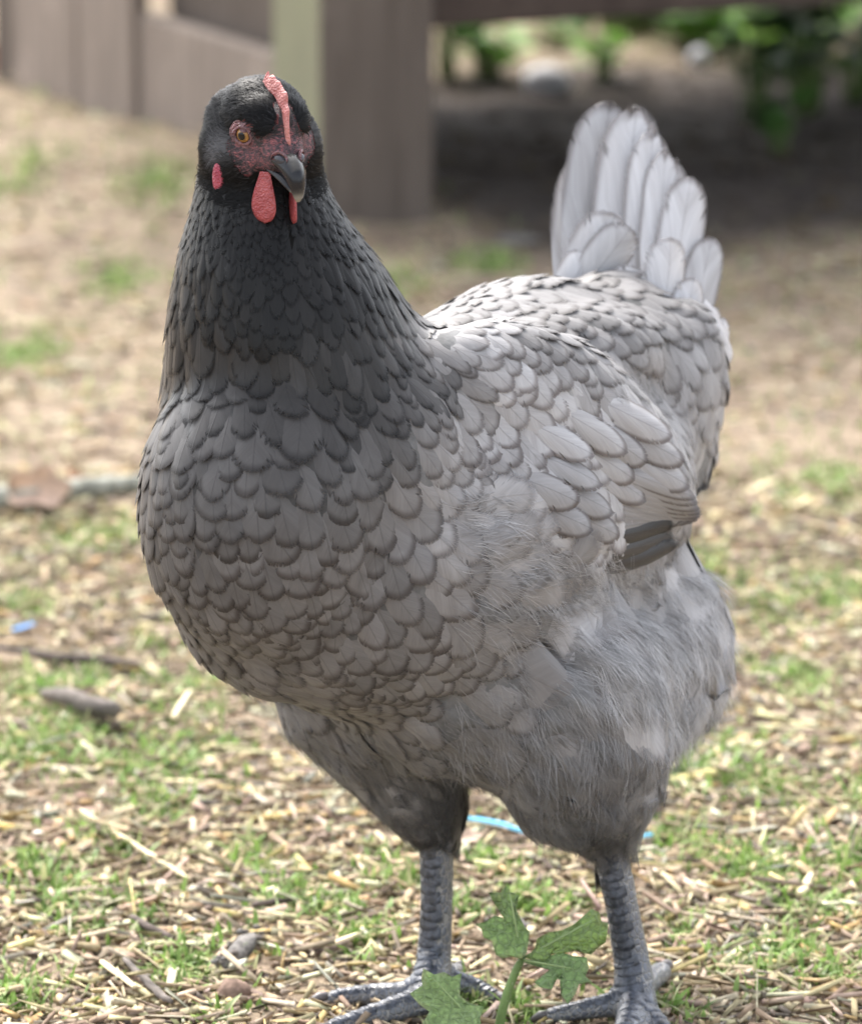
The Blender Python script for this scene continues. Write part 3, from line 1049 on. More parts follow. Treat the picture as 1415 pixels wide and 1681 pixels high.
# --- the plumage map: where each tract lies, how its feathers run, how dark, how big
# px, py, direction, shade, feather width (px), length ratio, lace, fluff
CTRL = np.array([
    # neck
    (430, 165, -0.2, 0.6, 0.0043, 12, 2, 0.2, 0), (340, 250, -0.15, 1, 0.0036, 13, 2.2, 0.2, 0), (500, 200, 0.25, 0.9, 0.0055, 12, 2.2, 0.2, 0),
    (320, 340, -0.12, 1, 0.0034, 18, 2.6, 0.3, 0), (430, 390, 0, 1, 0.0029, 20, 2.4, 0.3, 0), (550, 370, 0.3, 1, 0.0041, 20, 3, 0.4, 0),
    (295, 470, -0.12, 1, 0.0091, 30, 2.6, 0.6, 0), (350, 480, 0, 1, 0.0091, 32, 2.4, 0.6, 0), (450, 500, 0, 1, 0.0056, 40, 2, 0.6, 0),
    (520, 480, 0.2, 1, 0.0085, 34, 2.6, 0.7, 0), (590, 460, 0.5, 1, 0.0104, 26, 3.6, 0.8, 0),
    (650, 560, 0.62, 0.9, 0.0151, 30, 3.4, 0.9, 0), (700, 600, 0.75, 0.85, 0.0268, 32, 3.2, 0.9, 0), (640, 640, 0.45, 1, 0.0426, 40, 2.4, 0.9, 0), (560, 600, 0.3, 1, 0.0164, 54.075, 2.2, 0.8, 0),
    (290, 570, -0.08, 1, 0.0218, 56.49, 1.9, 0.8, 0), (350, 590, 0, 1, 0.0273, 63.84, 1.7, 0.8, 0), (440, 590, 0.05, 1, 0.0291, 73.71, 1.6, 0.8, 0), (600, 690, 0.4, 0.95, 0.0547, 68.775, 1.6, 0.9, 0),
    (712, 588, .82, .75, .026, 30, 3.2, .9, 0), (680, 632, .6, .95, .028, 32, 3, .9, 0), (610, 650, .4, 1, .034, 44, 2.4, .9, 0),
    # breast
    (265, 690, -0.05, 1, 0.0766, 66.36, 1.45, 1, 0), (350, 690, 0, 1, 0.0671, 76.125, 1.4, 1, 0), (470, 690, 0.1, 1, 0.0608, 93.345, 1.35, 0.8, 0),
    (245, 800, 0, 1, 0.077, 63.84, 1.4, 1, 0), (330, 800, 0.05, 1, 0.0788, 76.125, 1.35, 1, 0), (450, 800, 0.12, 1, 0.0855, 85.995, 1.3, 1, 0), (560, 780, 0.3, 0.95, 0.0962, 93.345, 1.3, 1, 0),
    (260, 920, 0.1, 1, 0.0821, 63.84, 1.4, 1, 0), (370, 900, 0.12, 1, 0.0908, 76.125, 1.35, 1, 0), (500, 900, 0.3, 0.95, 0.1068, 83.58, 1.3, 1, 0), (620, 870, 0.5, 0.9, 0.1176, 85.995, 1.3, 1, 0),
    (330, 1040, 0.4, 0.9, 0.103, 63.84, 1.4, 1, 0), (430, 1020, 0.35, 0.95, 0.1176, 71.295, 1.35, 1, 0), (560, 1020, 0.45, 0.9, 0.1211, 73.71, 1.3, 1, 0), (650, 1000, 0.55, 0.85, 0.1282, 81.06, 1.3, 1, 0),
    (860, 790, 0.75, 0.65, 0.3, 58.5, 1.4, 1, 0), (920, 850, 0.8, 0.6, 0.3, 58.5, 1.5, 1, 0), (430, 1130, 0.65, 0.75, 0.1457, 73.71, 1.8, 0.6, 0.3), (540, 1160, 0.65, 0.8, 0.1376, 66.36, 1.4, 0.9, 0.1), (620, 1120, 0.5, 0.9, 0.1457, 68.775, 1.3, 1, 0),
    # flank and belly
    (700, 740, 0.85, 0.5, 0.21, 68.775, 1.4, 0.7, 0), (790, 770, 0.85, 0.35, 0.22, 40, 1.4, 0.8, 0), (720, 860, 0.85, 0.5, 0.225, 86.6, 1.45, 0.6, 0.1), (790, 850, 0.75, -0.35, 0.29, 70.2, 1.8, 0.2, 1),
    (830, 910, 0.85, -0.15, 0.2565, 81.9, 1.7, 0.2, 0.55), (700, 950, 0.7, 0.7, 0.19, 95.865, 1.35, 0.9, 0.1), (800, 1000, 0.85, 0.5, 0.2232, 98.3, 1.5, 0.6, 0.4), (700, 1090, 0.6, 0.8, 0.1757, 76.125, 1.3, 1, 0),
    (780, 1110, 0.7, 0.7, 0.1947, 86.6, 1.4, 0.8, 0.2), (680, 1220, 0.6, 0.8, 0.1564, 71.295, 1.4, 0.8, 0.2), (780, 1230, 0.5, 0.85, 0.1805, 81.9, 1.6, 0.4, 0.7),
    (900, 960, 0.85, 0.2, 0.247, 81.9, 1.6, 0.2, 1), (900, 1080, 0.9, 0.3, 0.2327, 112.3, 1.7, 0.3, 0.6), (880, 1190, 0.7, 0.7, 0.2042, 112.3, 1.6, 0.3, 0.8), (1000, 1000, 0.75, 0.6, 0.3363, 105.3, 1.7, 0.1, 1),
    (1120, 960, 0.7, 0.7, 0.3699, 93.6, 1.7, 0.1, 1), (1040, 1120, 0.6, 0.8, 0.3139, 117, 1.7, 0.15, 1), (1170, 1080, 0.45, 0.9, 0.4148, 93.6, 1.8, 0.05, 1), (1120, 1180, 0.3, 0.95, 0.3363, 93.6, 1.7, 0.1, 1),
    (960, 1270, 0.25, 1, 0.1615, 88.9, 1.6, 0.3, 0.9), (1050, 1260, 0.1, 1, 0.19, 88.9, 1.6, 0.2, 0.9), (900, 1340, 0.3, 1, 0.1235, 70.2, 1.6, 0.2, 1), (990, 1370, 0.05, 1, 0.0712, 36, 1.7, 0.1, 1), (840, 1310, 0.3, 0.9, 0.1615, 70.2, 1.6, 0.2, 1),
    # far thigh
    (520, 1230, 0.75, 0.7, 0.1564, 61.425, 1.9, 0.3, 0.6), (620, 1270, 0.6, 0.8, 0.1045, 54.075, 1.9, 0.2, 0.9), (690, 1310, 0.4, 0.9, 0.0617, 36, 1.8, 0.1, 1), (712, 1370, 0.05, 1, 0.0475, 26, 1.8, 0.1, 1),
    # wing
    (660, 660, 0.7, 0.7, 0.1619, 68.775, 1.35, 1, 0), (720, 660, 0.85, 0.55, 0.33, 74.9, 1.35, 1, 0), (800, 610, 0.93, 0.35, 0.3765, 67.9, 1.4, 0.9, 0), (700, 560, 0.95, 0.3, 0.288, 56.49, 1.7, 0.8, 0), (760, 560, 0.95, 0.25, 0.3386, 58.5, 1.6, 0.8, 0),
    (800, 690, 0.75, 0.65, 0.2909, 77.2, 1.3, 1, 0), (900, 640, 0.85, 0.52, 0.3936, 77.2, 1.55, 0.9, 0), (880, 720, 0.75, 0.65, 0.37, 67.9, 1.35, 1, 0), (980, 680, 0.78, 0.62, 0.3936, 81.9, 1.7, 0.9, 0),
    (880, 800, 0.7, 0.7, 0.3, 63.2, 1.4, 1, 0), (980, 780, 0.75, 0.65, 0.38, 77.2, 1.6, 0.9, 0), (1070, 770, 0.75, 0.66, 0.44, 77.2, 2, 0.7, 0), (960, 860, 0.8, 0.6, 0.33, 63.2, 1.5, 0.9, 0), (1080, 830, 0.85, 0.5, 0.37, 65.5, 2, 0.7, 0),
    # saddle, rump, cushion
    (720, 515, 0.97, 0.1, 0.1409, 51.5, 1.6, 0.9, 0), (820, 480, 0.95, 0, 0.1458, 60.8, 1.5, 0.9, 0), (910, 450, 0.95, 0, 0.1344, 70.2, 1.4, 0.8, 0), (850, 530, 0.97, 0.2, 0.1253, 63.2, 1.5, 1, 0), (960, 500, 0.93, 0.3, 0.1253, 72.5, 1.4, 0.9, 0),
    (950, 570, 0.85, 0.5, 0.1952, 67.9, 1.45, 0.9, 0.05), (1050, 490, 0.9, 0.4, 0.1182, 77.2, 1.4, 0.8, 0), (1060, 570, 0.85, 0.5, 0.2182, 77.2, 1.4, 0.8, 0.05), (1040, 650, 0.8, 0.6, 0.3, 74.9, 1.5, 0.4, 0.5), (1130, 560, 0.7, 0.7, 0.2469, 81.9, 1.4, 0.6, 0.05),
    (1160, 640, 0.5, 0.85, 0.3251, 88.9, 1.4, 0.5, 0.1), (1130, 720, 0.35, 0.95, 0.27, 81.9, 1.5, 0.4, 0.3), (1165, 740, 0.25, 1, 0.34, 81.9, 1.5, 0.3, 0.2), (1120, 850, 0.3, 0.95, 0.13, 81.9, 1.6, 0.4, 0.2),
], float)


def plumage(PX):
    """direction (image x, y), shade, width px, ratio, lace, fluff for photograph pixels"""
    out = np.empty((len(PX), 7))
    for i in range(0, len(PX), 4000):
        d2 = ((PX[i:i + 4000, None, :] - CTRL[None, :, :2]) ** 2).sum(2) + 1300.0
        w = 1.0 / d2 ** 2.4
        w /= w.sum(1, keepdims=True)
        out[i:i + 4000] = w @ CTRL[:, 2:]
    return out


raw = bpy.data.meshes.new('raw')
bb.to_mesh(raw); bb.free()
ro = bpy.data.objects.new('raw', raw)
COL.objects.link(ro)
md = ro.modifiers.new('r', 'REMESH')
md.mode = 'VOXEL'; md.voxel_size = 0.0024; md.adaptivity = 0.0
dg = bpy.context.evaluated_depsgraph_get()
bme = bpy.data.meshes.new_from_object(ro.evaluated_get(dg))
bpy.data.objects.remove(ro); bpy.data.meshes.remove(raw)

nv = len(bme.vertices)
BV = np.empty(nv * 3, np.float32); bme.vertices.foreach_get('co', BV); BV = BV.reshape(-1, 3).astype(float)
ed = np.empty(len(bme.edges) * 2, np.int32); bme.edges.foreach_get('vertices', ed); ed = ed.reshape(-1, 2)
deg = np.bincount(ed.ravel(), minlength=nv)[:, None].astype(float)
headd = np.linalg.norm(BV - np.array(HO), axis=1)
legm = np.clip((BV[:, 2] - 0.075) / 0.03, 0, 1)
wgt = (legm * np.clip((headd - 0.03) / 0.04, 0.12, 1) * 0.62 + (1 - legm) * 0.10)[:, None]
for it in range(26):
    acc = np.zeros_like(BV)
    for k in range(3):
        acc[:, k] = np.bincount(ed[:, 0], BV[ed[:, 1], k], nv) + np.bincount(ed[:, 1], BV[ed[:, 0], k], nv)
    BV += (acc / deg - BV) * wgt
bme.vertices.foreach_set('co', BV.astype(np.float32).ravel())
bme.update()
# loose fluff swells in soft tufts
VN = np.empty(nv * 3, np.float32); bme.vertices.foreach_get('normal', VN); VN = VN.reshape(-1, 3)
flw = np.clip(plumage(proj(BV))[:, 6], 0, 1) * np.clip((BV[:, 2] - .10) / .04, 0, 1)
Q = BV * 1.0
tuft = (np.sin(Q[:, 0] * 95 + 2 * np.sin(Q[:, 2] * 60)) * np.sin(Q[:, 2] * 105 + 1.3 * np.sin(Q[:, 0] * 70) + Q[:, 1] * 50)
        + .5 * np.sin(Q[:, 0] * 190 + Q[:, 2] * 120) * np.sin(Q[:, 2] * 210 - Q[:, 1] * 150))
BV += VN * (0.0042 * flw * tuft)[:, None]
bme.vertices.foreach_set('co', BV.astype(np.float32).ravel())
bme.update()
pol = [tuple(p.vertices) for p in bme.polygons]
BVH = BVHTree.FromPolygons([Vector(v) for v in BV], pol)
BPX = proj(BV)


def surf(px, py):
    d = ray(px, py).normalized()
    h = BVH.ray_cast(CAM, d)
    return h[0], h[1]


def head_mask(P):
    """1 on the bare red face, from the head's own axes (both sides alike)"""
    q = np.asarray(P, float) - np.array(HO)
    f, l, u = q @ np.array(Hf), np.abs(q @ np.array(Hl)), q @ np.array(Hu)

    def cap(a, b, r):
        a, b = np.array(a), np.array(b)
        X = np.stack([f, l, u], 1)
        t = np.clip(((X - a) @ (b - a)) / ((b - a) @ (b - a)), 0, 1)
        return r - np.linalg.norm(X - (a + t[:, None] * (b - a)), axis=1)

    m = np.maximum.reduce([
        cap(EYEL + np.array((.001, 0, -.001)), EYEL + np.array((.001, 0, -.002)), .0082),
        cap(EYEL + np.array((.002, 0, -.006)), (.022, .008, -.010), .0072),
        cap(EYEL + np.array((-.004, 0, -.008)), (.012, .012, -.016), .0056),
        cap((.012, .001, .0125), (.026, .003, 0.002), .0048),
        cap((.022, .005, -.002), (.030, .002, -.004), .0085)])
    return m


# eye: find it on the skin, then mirror
pe, ne = surf(400, 222)
qe = pe - HO
EYEL = np.array((qe.dot(Hf), abs(qe.dot(Hl)), qe.dot(Hu)))
fm = head_mask(BV)
isface = fm > -0.0004

pm = plumage(BPX)
shade = pm[:, 2]
tint = np.ones((nv, 4))
tint[:, :3] = shade[:, None] * (0.80 + .30 * np.clip(pm[:, 6], 0, 1))[:, None]
tint[isface, :3] = (.2, .06, .06)
tint[isface, 3] = np.clip(fm[isface] / .0045, 0, 1)
a_ = bme.attributes.new('tint', 'FLOAT_COLOR', 'POINT')
a_.data.foreach_set('color', tint.astype(np.float32).ravel())
for m in (M_under, M_face, M_legskin):
    bme.materials.append(m)
pc = np.array([BV[list(p)].mean(0) for p in pol])
pface = np.array([isface[list(p)].mean() > 0.5 for p in pol])
pleg = (pc[:, 2] < 0.0) | False


def leg_top(P):
    q = proj(P)
    return ((q[:, 0] < 860) & (q[:, 1] > 1352) & (P[:, 2] < .12)) | ((q[:, 0] >= 860) & (q[:, 1] > 1398) & (P[:, 2] < .12))


pleg = leg_top(pc)
mi = np.where(pface, 1, np.where(pleg, 2, 0)).astype(np.int32)
bme.polygons.foreach_set('material_index', mi)
bme.polygons.foreach_set('use_smooth', np.ones(len(pol), bool))
bme.name = 'body'
body = bpy.data.objects.new('body', bme)
COL.objects.link(body)
HOFF = Matrix.Translation(-hen.location)
body.parent = hen
body.matrix_parent_inverse = HOFF

# ---------------------------------------------------------------- feathers
NXF = (-1.0, -0.5, 0.0, 0.5, 1.0)


def vane_rows(k):
    """rows along a feather: (y, half width), a round tip"""
    rows = [(0.0, 0.42), (0.25, 0.80), (0.5, 1.0)]
    n = k
    for i in range(1, n + 1):
        a = math.pi / 2 * i / n
        rows.append((0.5 + 0.5 * math.sin(a), max(math.cos(a), 0.0)))
    return rows


ROWS4, ROWS3 = vane_rows(4), vane_rows(2)
FEATHERS = []          # each: dict(V, uv, tint, name, score)
CAMp = CAM


def conform(p, n, d, Wd, L, lift, rows, cols, base=-0.0012, camber=0.12, twist=0.0, yroot=0.35, curl=0.0):
    s = d.cross(n).normalized()
    if twist:
        s = (s + n * twist).normalized()
    V, UV = [], []
    rnd = random.random() * 40
    for (y, w) in rows:
        yy = (y - yroot) * L
        for x in cols:
            q = p + d * yy + s * (x * w * Wd * 0.5)
            hit = BVH.find_nearest(q, 0.05)
            if hit[0] is None:
                c, nn = q, n
            else:
                c, nn = hit[0], hit[1]
                # keep the vane's own outline: only the height comes from the skin
                hgt = (q - c).dot(nn)
                c = q - nn * hgt
            if nn.dot(n) < 0.30:
                return None, None
            h = base + (lift - base) * y - camber * Wd * (x * w) ** 2 * 0.5 + curl * L * y * y
            V.append(c + nn * h + s * (twist * 0))
            UV.append((x * w if y >= 0.5 else x * 1.0 * (0.55 + 0.9 * y) if y < 0.5 else x * w, y, rnd))
    return V, UV


def grid_faces(nr, nc):
    F = []
    for i in range(nr - 1):
        for j in range(nc - 1):
            a = i * nc + j
            F.append((a, a + 1, a + nc + 1, a + nc))
    return F


FQ4, FQ3 = grid_faces(len(ROWS4), 5), grid_faces(len(ROWS3), 3)


def shade_col(a):
    """blue-grey plumage colour of a given shade"""
    k = min(max((a - .03) / .4, 0), 1)
    c = Vector((1.035, 0.985, 0.96)).lerp(Vector((0.99, 0.98, 0.995)), k)
    return c * a


def add_feather(p, n, d, Wd, L, a, lace, name, lift, fine=True, **kw):
    rows, cols, F = (ROWS4, NXF, FQ4) if fine else (ROWS3, (-1, 0, 1), FQ3)
    V, UV = conform(p, n, d, Wd, L, lift, rows, cols, **kw)
    if V is None:
        return
    nc = len(cols)
    for i_ in range(len(rows) - 1):                      # drop a vane that straddles a fold of the skin
        st = max((V[(i_ + 1) * nc + j_] - V[i_ * nc + j_]).length for j_ in range(nc))
        if st > (rows[i_ + 1][0] - rows[i_][0]) * L * (1.22 if lace > .35 else 1.45) + (.16 if lace > .35 else .30) * Wd:
            return
    c = shade_col(a)
    view = (CAMp - p).normalized()
    FEATHERS.append(dict(V=V, F=F, uv=UV, tint=[(c.x, c.y, c.z, lace)] * len(V), name=name,
                         score=Wd * L * max(n.dot(view), 0.0)))


# dart throwing over the skin
tri = np.array([(p[0], p[1], p[2]) for p in pol] + [(p[0], p[2], p[3]) for p in pol if len(p) > 3])
A, B_, C_ = BV[tri[:, 0]], BV[tri[:, 1]], BV[tri[:, 2]]
nrm = np.cross(B_ - A, C_ - A)
area = np.linalg.norm(nrm, axis=1)
tf = leg_top((A + B_ + C_) / 3) | (((A + B_ + C_) / 3)[:, 2] < .03)
area[tf] = 0


def sample(n, prob=None):
    w = area if prob is None else area * prob
    t = rng.choice(len(tri), n, p=w / w.sum())
    u, v = rng.uniform(0, 1, (2, n))
    fl = u + v > 1
    u[fl], v[fl] = 1 - u[fl], 1 - v[fl]
    P = A[t] + u[:, None] * (B_[t] - A[t]) + v[:, None] * (C_[t] - A[t])
    N = nrm[t] / np.linalg.norm(nrm[t], axis=1, keepdims=True)
    return P, N


tc = (A + B_ + C_) / 3
tpl = plumage(proj(tc))
P, N = sample(140000, 1.0 / (tpl[:, 3] + 4) ** 2)
q = P @ Fn - CAMn @ Fn
MPX = q / FPX                                  # metres per pixel at each point
PL = plumage(proj(P))
Wm = PL[:, 3] * MPX
hm = head_mask(P)
DIR = None
N = N.astype(float)
D0 = PL[:, :1] * np.array(Rv) - PL[:, 1:2] * Un
D0 = D0 - N * (D0 * N).sum(1, keepdims=True)
D0 /= np.linalg.norm(D0, axis=1, keepdims=True) + 1e-9
SQ = 1 - 1 / np.maximum(1.0, PL[:, 3 + 1] / 1.45) ** 2       # long feathers lie further apart along their length
cell = 0.012
gridd = {}
kept = []
HDIST = np.linalg.norm(P - np.array(HO), axis=1)
RS = Wm * 0.395
for i in range(len(P)):
    if hm[i] > -0.001 or HDIST[i] < .030:
        continue
    r = RS[i]
    k = tuple(np.floor(P[i] / cell).astype(int))
    m = int(math.ceil(r * (1 / math.sqrt(1 - SQ[i])) / cell))
    cand = []
    for dx in range(-m, m + 1):
        for dy in range(-m, m + 1):
            for dz in range(-m, m + 1):
                cand += gridd.get((k[0] + dx, k[1] + dy, k[2] + dz), ())
    if cand:
        e = P[i] - P[cand]
        al = e @ D0[i]
        dd = (e * e).sum(1) - SQ[i] * al * al
        if (dd < (0.5 * (r + RS[cand])) ** 2).any():
            continue
    gridd.setdefault(k, []).append(i)
    kept.append(i)
print('feathers', len(kept))


def flow(p, n, dx, dy):
    d = Rv * dx - Uv * dy
    d = d - n * d.dot(n)
    if d.length < 1e-4:
        d = BACK - n * BACK.dot(n)
    return d.normalized()


for i in kept:
    p, n = Vector(P[i]), Vector(N[i])
    hit = BVH.find_nearest(p)
    dx, dy, a, wpx, ratio, lace, fl = PL[i]
    d = flow(p, n, dx, dy)
    ruff = random.random() < .10
    d = (d + d.cross(n) * random.gauss(0, 0.13 if not ruff else .3)).normalized()
    Wd = Wm[i] * random.uniform(.92, 1.28)
    L = Wm[i] * (ratio + .30) * random.uniform(0.98, 1.2)
    a *= math.exp(random.gauss(0, 0.11 if a > .06 else .28))
    ppx = proj([p])[0]
    small = wpx < 24
    soft = min(1, max(0, (fl - .25) / .5))
    if soft > 0:
        Wd *= 1 + .35 * soft; L *= 1 + .35 * soft; a *= math.exp(random.gauss(0, .12 * soft))
    wing = a > 0.27 and 640 < ppx[0] < 1150 and ppx[1] > 560 and PL[i][6] < 0.3 and fl < .2
    nm = 'hackle_feather' if ratio > 2.1 else ('wing_feather' if wing else 'feather')
    lift = 0.0005 + 0.058 * Wd + random.uniform(0, 0.0008) + .0025 * soft * random.random() + (0.0012 * random.random() if ruff and wpx > 40 else 0)
    add_feather(p, n, d, Wd, L, a, lace * random.uniform(.75, 1.0), nm, lift, not small, base=-.045 * Wd,
                twist=random.gauss(0, 0.07 if not ruff else .22), camber=random.uniform(.10, .30) if not small else .3, curl=random.uniform(-.02, .02))


# ---------------------------------------------------------------- big flight feathers: tail, primaries, secondaries
def quill(name, base, tip, wid, nrmv, a, lace=0.5, bow=0.0, cup=0.18, sweep=0.0, parts=12, broken=0.0, blunt=1.0):
    """a long feather from base to tip; bow bends it out of its plane, sweep within it"""
    base, tip = Vector(base), Vector(tip)
    ax = tip - base
    L = ax.length
    d = ax.normalized()
    n = (nrmv - d * nrmv.dot(d)).normalized()
    s = d.cross(n)
    V, UV = [], []
    rnd = random.random() * 40
    rows = []
    for i in range(parts + 1):
        y = i / parts
        y = 1 - (1 - y) ** 1.5
        w = (0.5 + 1.0 * min(y / 0.5, 1) * 0.5) if y < 0.5 else math.sqrt(max(0, 1 - ((y - 0.5) / 0.5) ** (3.8 * blunt)))
        rows.append((y, w))
    cols = [-1, -.66, -.33, 0, .33, .66, 1]
    ph = random.uniform(0, 6)
    for (y, w) in rows:
        for x in cols:
            jag = 1.0
            if broken and y > .6:
                jag = 1 - broken * (0.5 + 0.5 * math.sin(x * 7 + ph)) * (y - .6) / .4
            p = base + d * (L * y * jag) + s * (x * w * wid * .5) + s * (sweep * L * (y * y - y)) \
                + n * (bow * L * 4 * y * (1 - y) * 0.5 - cup * wid * (x * w) ** 2 + 0.02 * wid * math.sin(9 * y + 5 * x + ph))
            V.append(p)
            rr = math.sqrt(max(0, 1 - w * w))
            UV.append((x * w, 0.5 + 0.5 * max(0, (y - .5) / .5) ** 1.9 if y >= .5 else y, rnd))
    c = shade_col(a)
    o = mesh_np(name, V, grid_faces(len(rows), 7), M_feather, hen, tint=[(c.x, c.y, c.z, lace)] * len(V), uv=UV)
    return o


NT_ = Vector((0.30, -0.93, 0.15))
# base px, py, Y; tip px, py, Y; width px; shade; lace; sweep; broken
for (bx, by, bY, tx, ty, tY, wp, a, lc, sw, br) in [
    (952, 480, .130, 1004, 163, .172, 116, 0.358, .75, .07, .02),
    (1008, 490, .124, 1046, 170, .164, 112, 0.484, .75, .02, .05),
    (1048, 500, .119, 1073, 204, .156, 84, 0.493, .75, .02, .07),
    (1070, 505, .114, 1093, 238, .149, 68, 0.484, .75, .02, .06),
    (1098, 530, .108, 1134, 288, .140, 84, 0.484, .75, .04, .0),
    (1128, 570, .100, 1170, 388, .128, 68, 0.412, .75, .05, .0),
    (1030, 520, .140, 1110, 255, .178, 96, 0.394, .75, .0, .05),
    (935, 500, .126, 968, 250, .180, 90, 0.358, .75, .12, .0),
]:
    sc = (bY + 2.7) / FPX
    quill('tail_feather', W(bx, by, bY), W(tx, ty, tY), wp * sc, NT_ + Vector((random.uniform(-.1, .1), 0, 0)), a, lc, 0.05, 0.10, sw, 14, br)
# tail coverts
for (bx, by, bY, tx, ty, tY, wp, a, nx) in [
    (930, 490, .085, 1012, 350, .088, 92, .50, -.2), (950, 480, .080, 1036, 372, .082, 78, .42, -.1),
    (1085, 540, .075, 1100, 388, .082, 78, .58, .2), (1115, 580, .070, 1138, 455, .080, 62, .60, .3),
    (1150, 600, .075, 1170, 500, .082, 56, .60, .4), (1160, 640, .070, 1188, 520, .085, 50, .62, .5),
    (925, 485, .075, 968, 415, .085, 66, .46, -.3), (1010, 510, .07, 1050, 440, .075, 70, .48, 0)]:
    sc = (bY + 2.7) / FPX
    quill('tail_covert', W(bx, by, bY), W(tx, ty, tY), wp * sc, Vector((.3 + nx * .4, -.9, .2)), a * .95, .7, 0.10, 0.24, 0.0, 10, 0, 1.0)
# cushion feathers hanging off the rump
for (bx, by, bY, tx, ty, tY, wp, a) in [
    (1130, 560, .065, 1192, 660, .07, 78, .42), (1120, 620, .06, 1172, 770, .062, 80, .34), (1150, 500, .07, 1196, 600, .075, 66, .52), (1100, 660, .05, 1148, 790, .05, 72, .26),
    (1130, 530, .06, 1178, 575, .066, 70, .40)]:
    sc = (bY + 2.7) / FPX
    quill('feather', W(bx, by, bY), W(tx, ty, tY), wp * sc, Vector((.55, -.8, .1)), a, .35, 0.12, 0.35, 0.0, 9)
# secondaries along the closed wing, then the dark primaries that show below it


def laid(name, pix, wid, a, lace, off, tilt=0.0):
    """a long feather laid over the plumage through the given pixels"""
    pts, nn = [], []
    for (px, py) in pix:
        hp, hn = surf(px, py)
        if hp is None:
            hp, hn = W(px, py, pts[-1].y + (pts[-1].y - pts[-2].y) * .8), nn[-1]
        else:
            hp = hp + hn * (off * len(pts) / 1.6 - (.0035 if not pts else 0))
        pts.append(hp); nn.append(hn)
    V, UV = [], []
    rnd = random.random() * 40
    n_ = 12
    for i in range(n_ + 1):
        y = 1 - (1 - i / n_) ** 1.4
        c = bez(pts, y)
        d = (bez(pts, min(y + .05, 1)) - bez(pts, max(y - .05, 0))).normalized()
        k = y * (len(nn) - 1)
        q_ = min(int(k), len(nn) - 2)
        n = nn[q_].lerp(nn[q_ + 1], k - q_).normalized()
        n = (n - d * n.dot(d)).normalized()
        s = d.cross(n)
        w = .55 + .9 * y if y < .5 else math.sqrt(max(0, 1 - ((y - .5) / .5) ** 3))
        for x in (-1, -.6, -.2, .2, .6, 1):
            V.append(c + s * (x * w * wid * .5) + n * (-.22 * wid * (x * w) ** 2 + tilt * wid * x))
            UV.append((x * w, .5 + .5 * ((y - .5) / .5) ** 1.5 if y >= .5 else y, rnd))
    c = shade_col(a)
    return mesh_np(name, V, grid_faces(n_ + 1, 6), M_feather, hen, tint=[(c.x, c.y, c.z, lace)] * len(V), uv=UV)


def bez(p, t):
    p = [Vector(q) for q in p]
    while len(p) > 1:
        p = [p[i].lerp(p[i + 1], t) for i in range(len(p) - 1)]
    return p[0]


for k, (pix, wp, a) in enumerate([
    ([(900, 905), (980, 885), (1045, 870), (1092, 846)], 44, .026),
    ([(905, 925), (985, 912), (1045, 892), (1088, 864)], 42, .040),
    ([(915, 948), (985, 935), (1040, 912), (1088, 872)], 36, .034)]):
    laid('primary_feather', pix, wp * .31e-3, a, .7, .0040 + .0012 * k, .12)
for k in range(11):
    f = k / 10 * .78
    top = [(955, 712), (1005, 732), (1046, 756), (1080, 780)]
    bot = [(945, 872), (1000, 868), (1050, 856), (1098, 842)]
    mid = [(975, 800), (1030, 812), (1080, 826), (1122, 830)]
    e = [tuple((1 - f) * (1 - f) * np.array(bot[q]) + 2 * f * (1 - f) * (2 * np.array(mid[q]) - .5 * np.array(bot[q]) - .5 * np.array(top[q])) + f * f * np.array(top[q])) for q in range(4)]
    laid('wing_feather', e, 36 * .31e-3, .19 + .10 * f, .9, .0030 + .00040 * k, .10)

# greater coverts: long rounded feathers that lead from the shoulder to the wing tip
for k, (x, y, ln, a) in enumerate([
    (985, 800, 98, .30), (960, 760, 105, .32), (925, 838, 92, .27), (935, 722, 112, .34), (905, 792, 100, .30), (955, 690, 112, .36), (880, 742, 105, .32),
    (878, 828, 88, .27), (915, 668, 112, .37), (865, 690, 105, .35), (850, 782, 92, .29), (1010, 700, 100, .36), (1030, 745, 84, .34), (985, 655, 105, .38)]):
    ux, uy = .80, .60 - .0012 * (y - 700)
    e = [(x + ux * ln * q_, y + uy * ln * q_ - 10 * q_ * (1 - q_)) for q_ in (-.15, .25, .65, 1.0)]
    laid('wing_feather', e, 62 * .30e-3, a * random.uniform(.82, 1.0), .95, .0030 + .00030 * k, random.uniform(-.05, .08))

# ---------------------------------------------------------------- write the feathers out: the largest singly, the rest joined
FEATHERS.sort(key=lambda f: -f['score'])
quota = {'feather': 290, 'wing_feather': 120, 'hackle_feather': 110}
rest = []
for f in FEATHERS:
    if quota[f['name']] > 0 and f['score'] > 0:
        quota[f['name']] -= 1
        mesh_np(f['name'], f['V'], f['F'], M_feather, hen, tint=f['tint'], uv=f['uv'])
    else:
        rest.append(f)
V, UV, T, F = [], [], [], []
for f in rest:
    o = len(V)
    V += [tuple(v) for v in f['V']]; UV += f['uv']; T += f['tint']
    F += [tuple(i + o for i in q_) for q_ in f['F']]
o = mesh_np('plumage', V, F, M_feather, hen, tint=T, uv=UV)
o['kind'] = 'stuff'


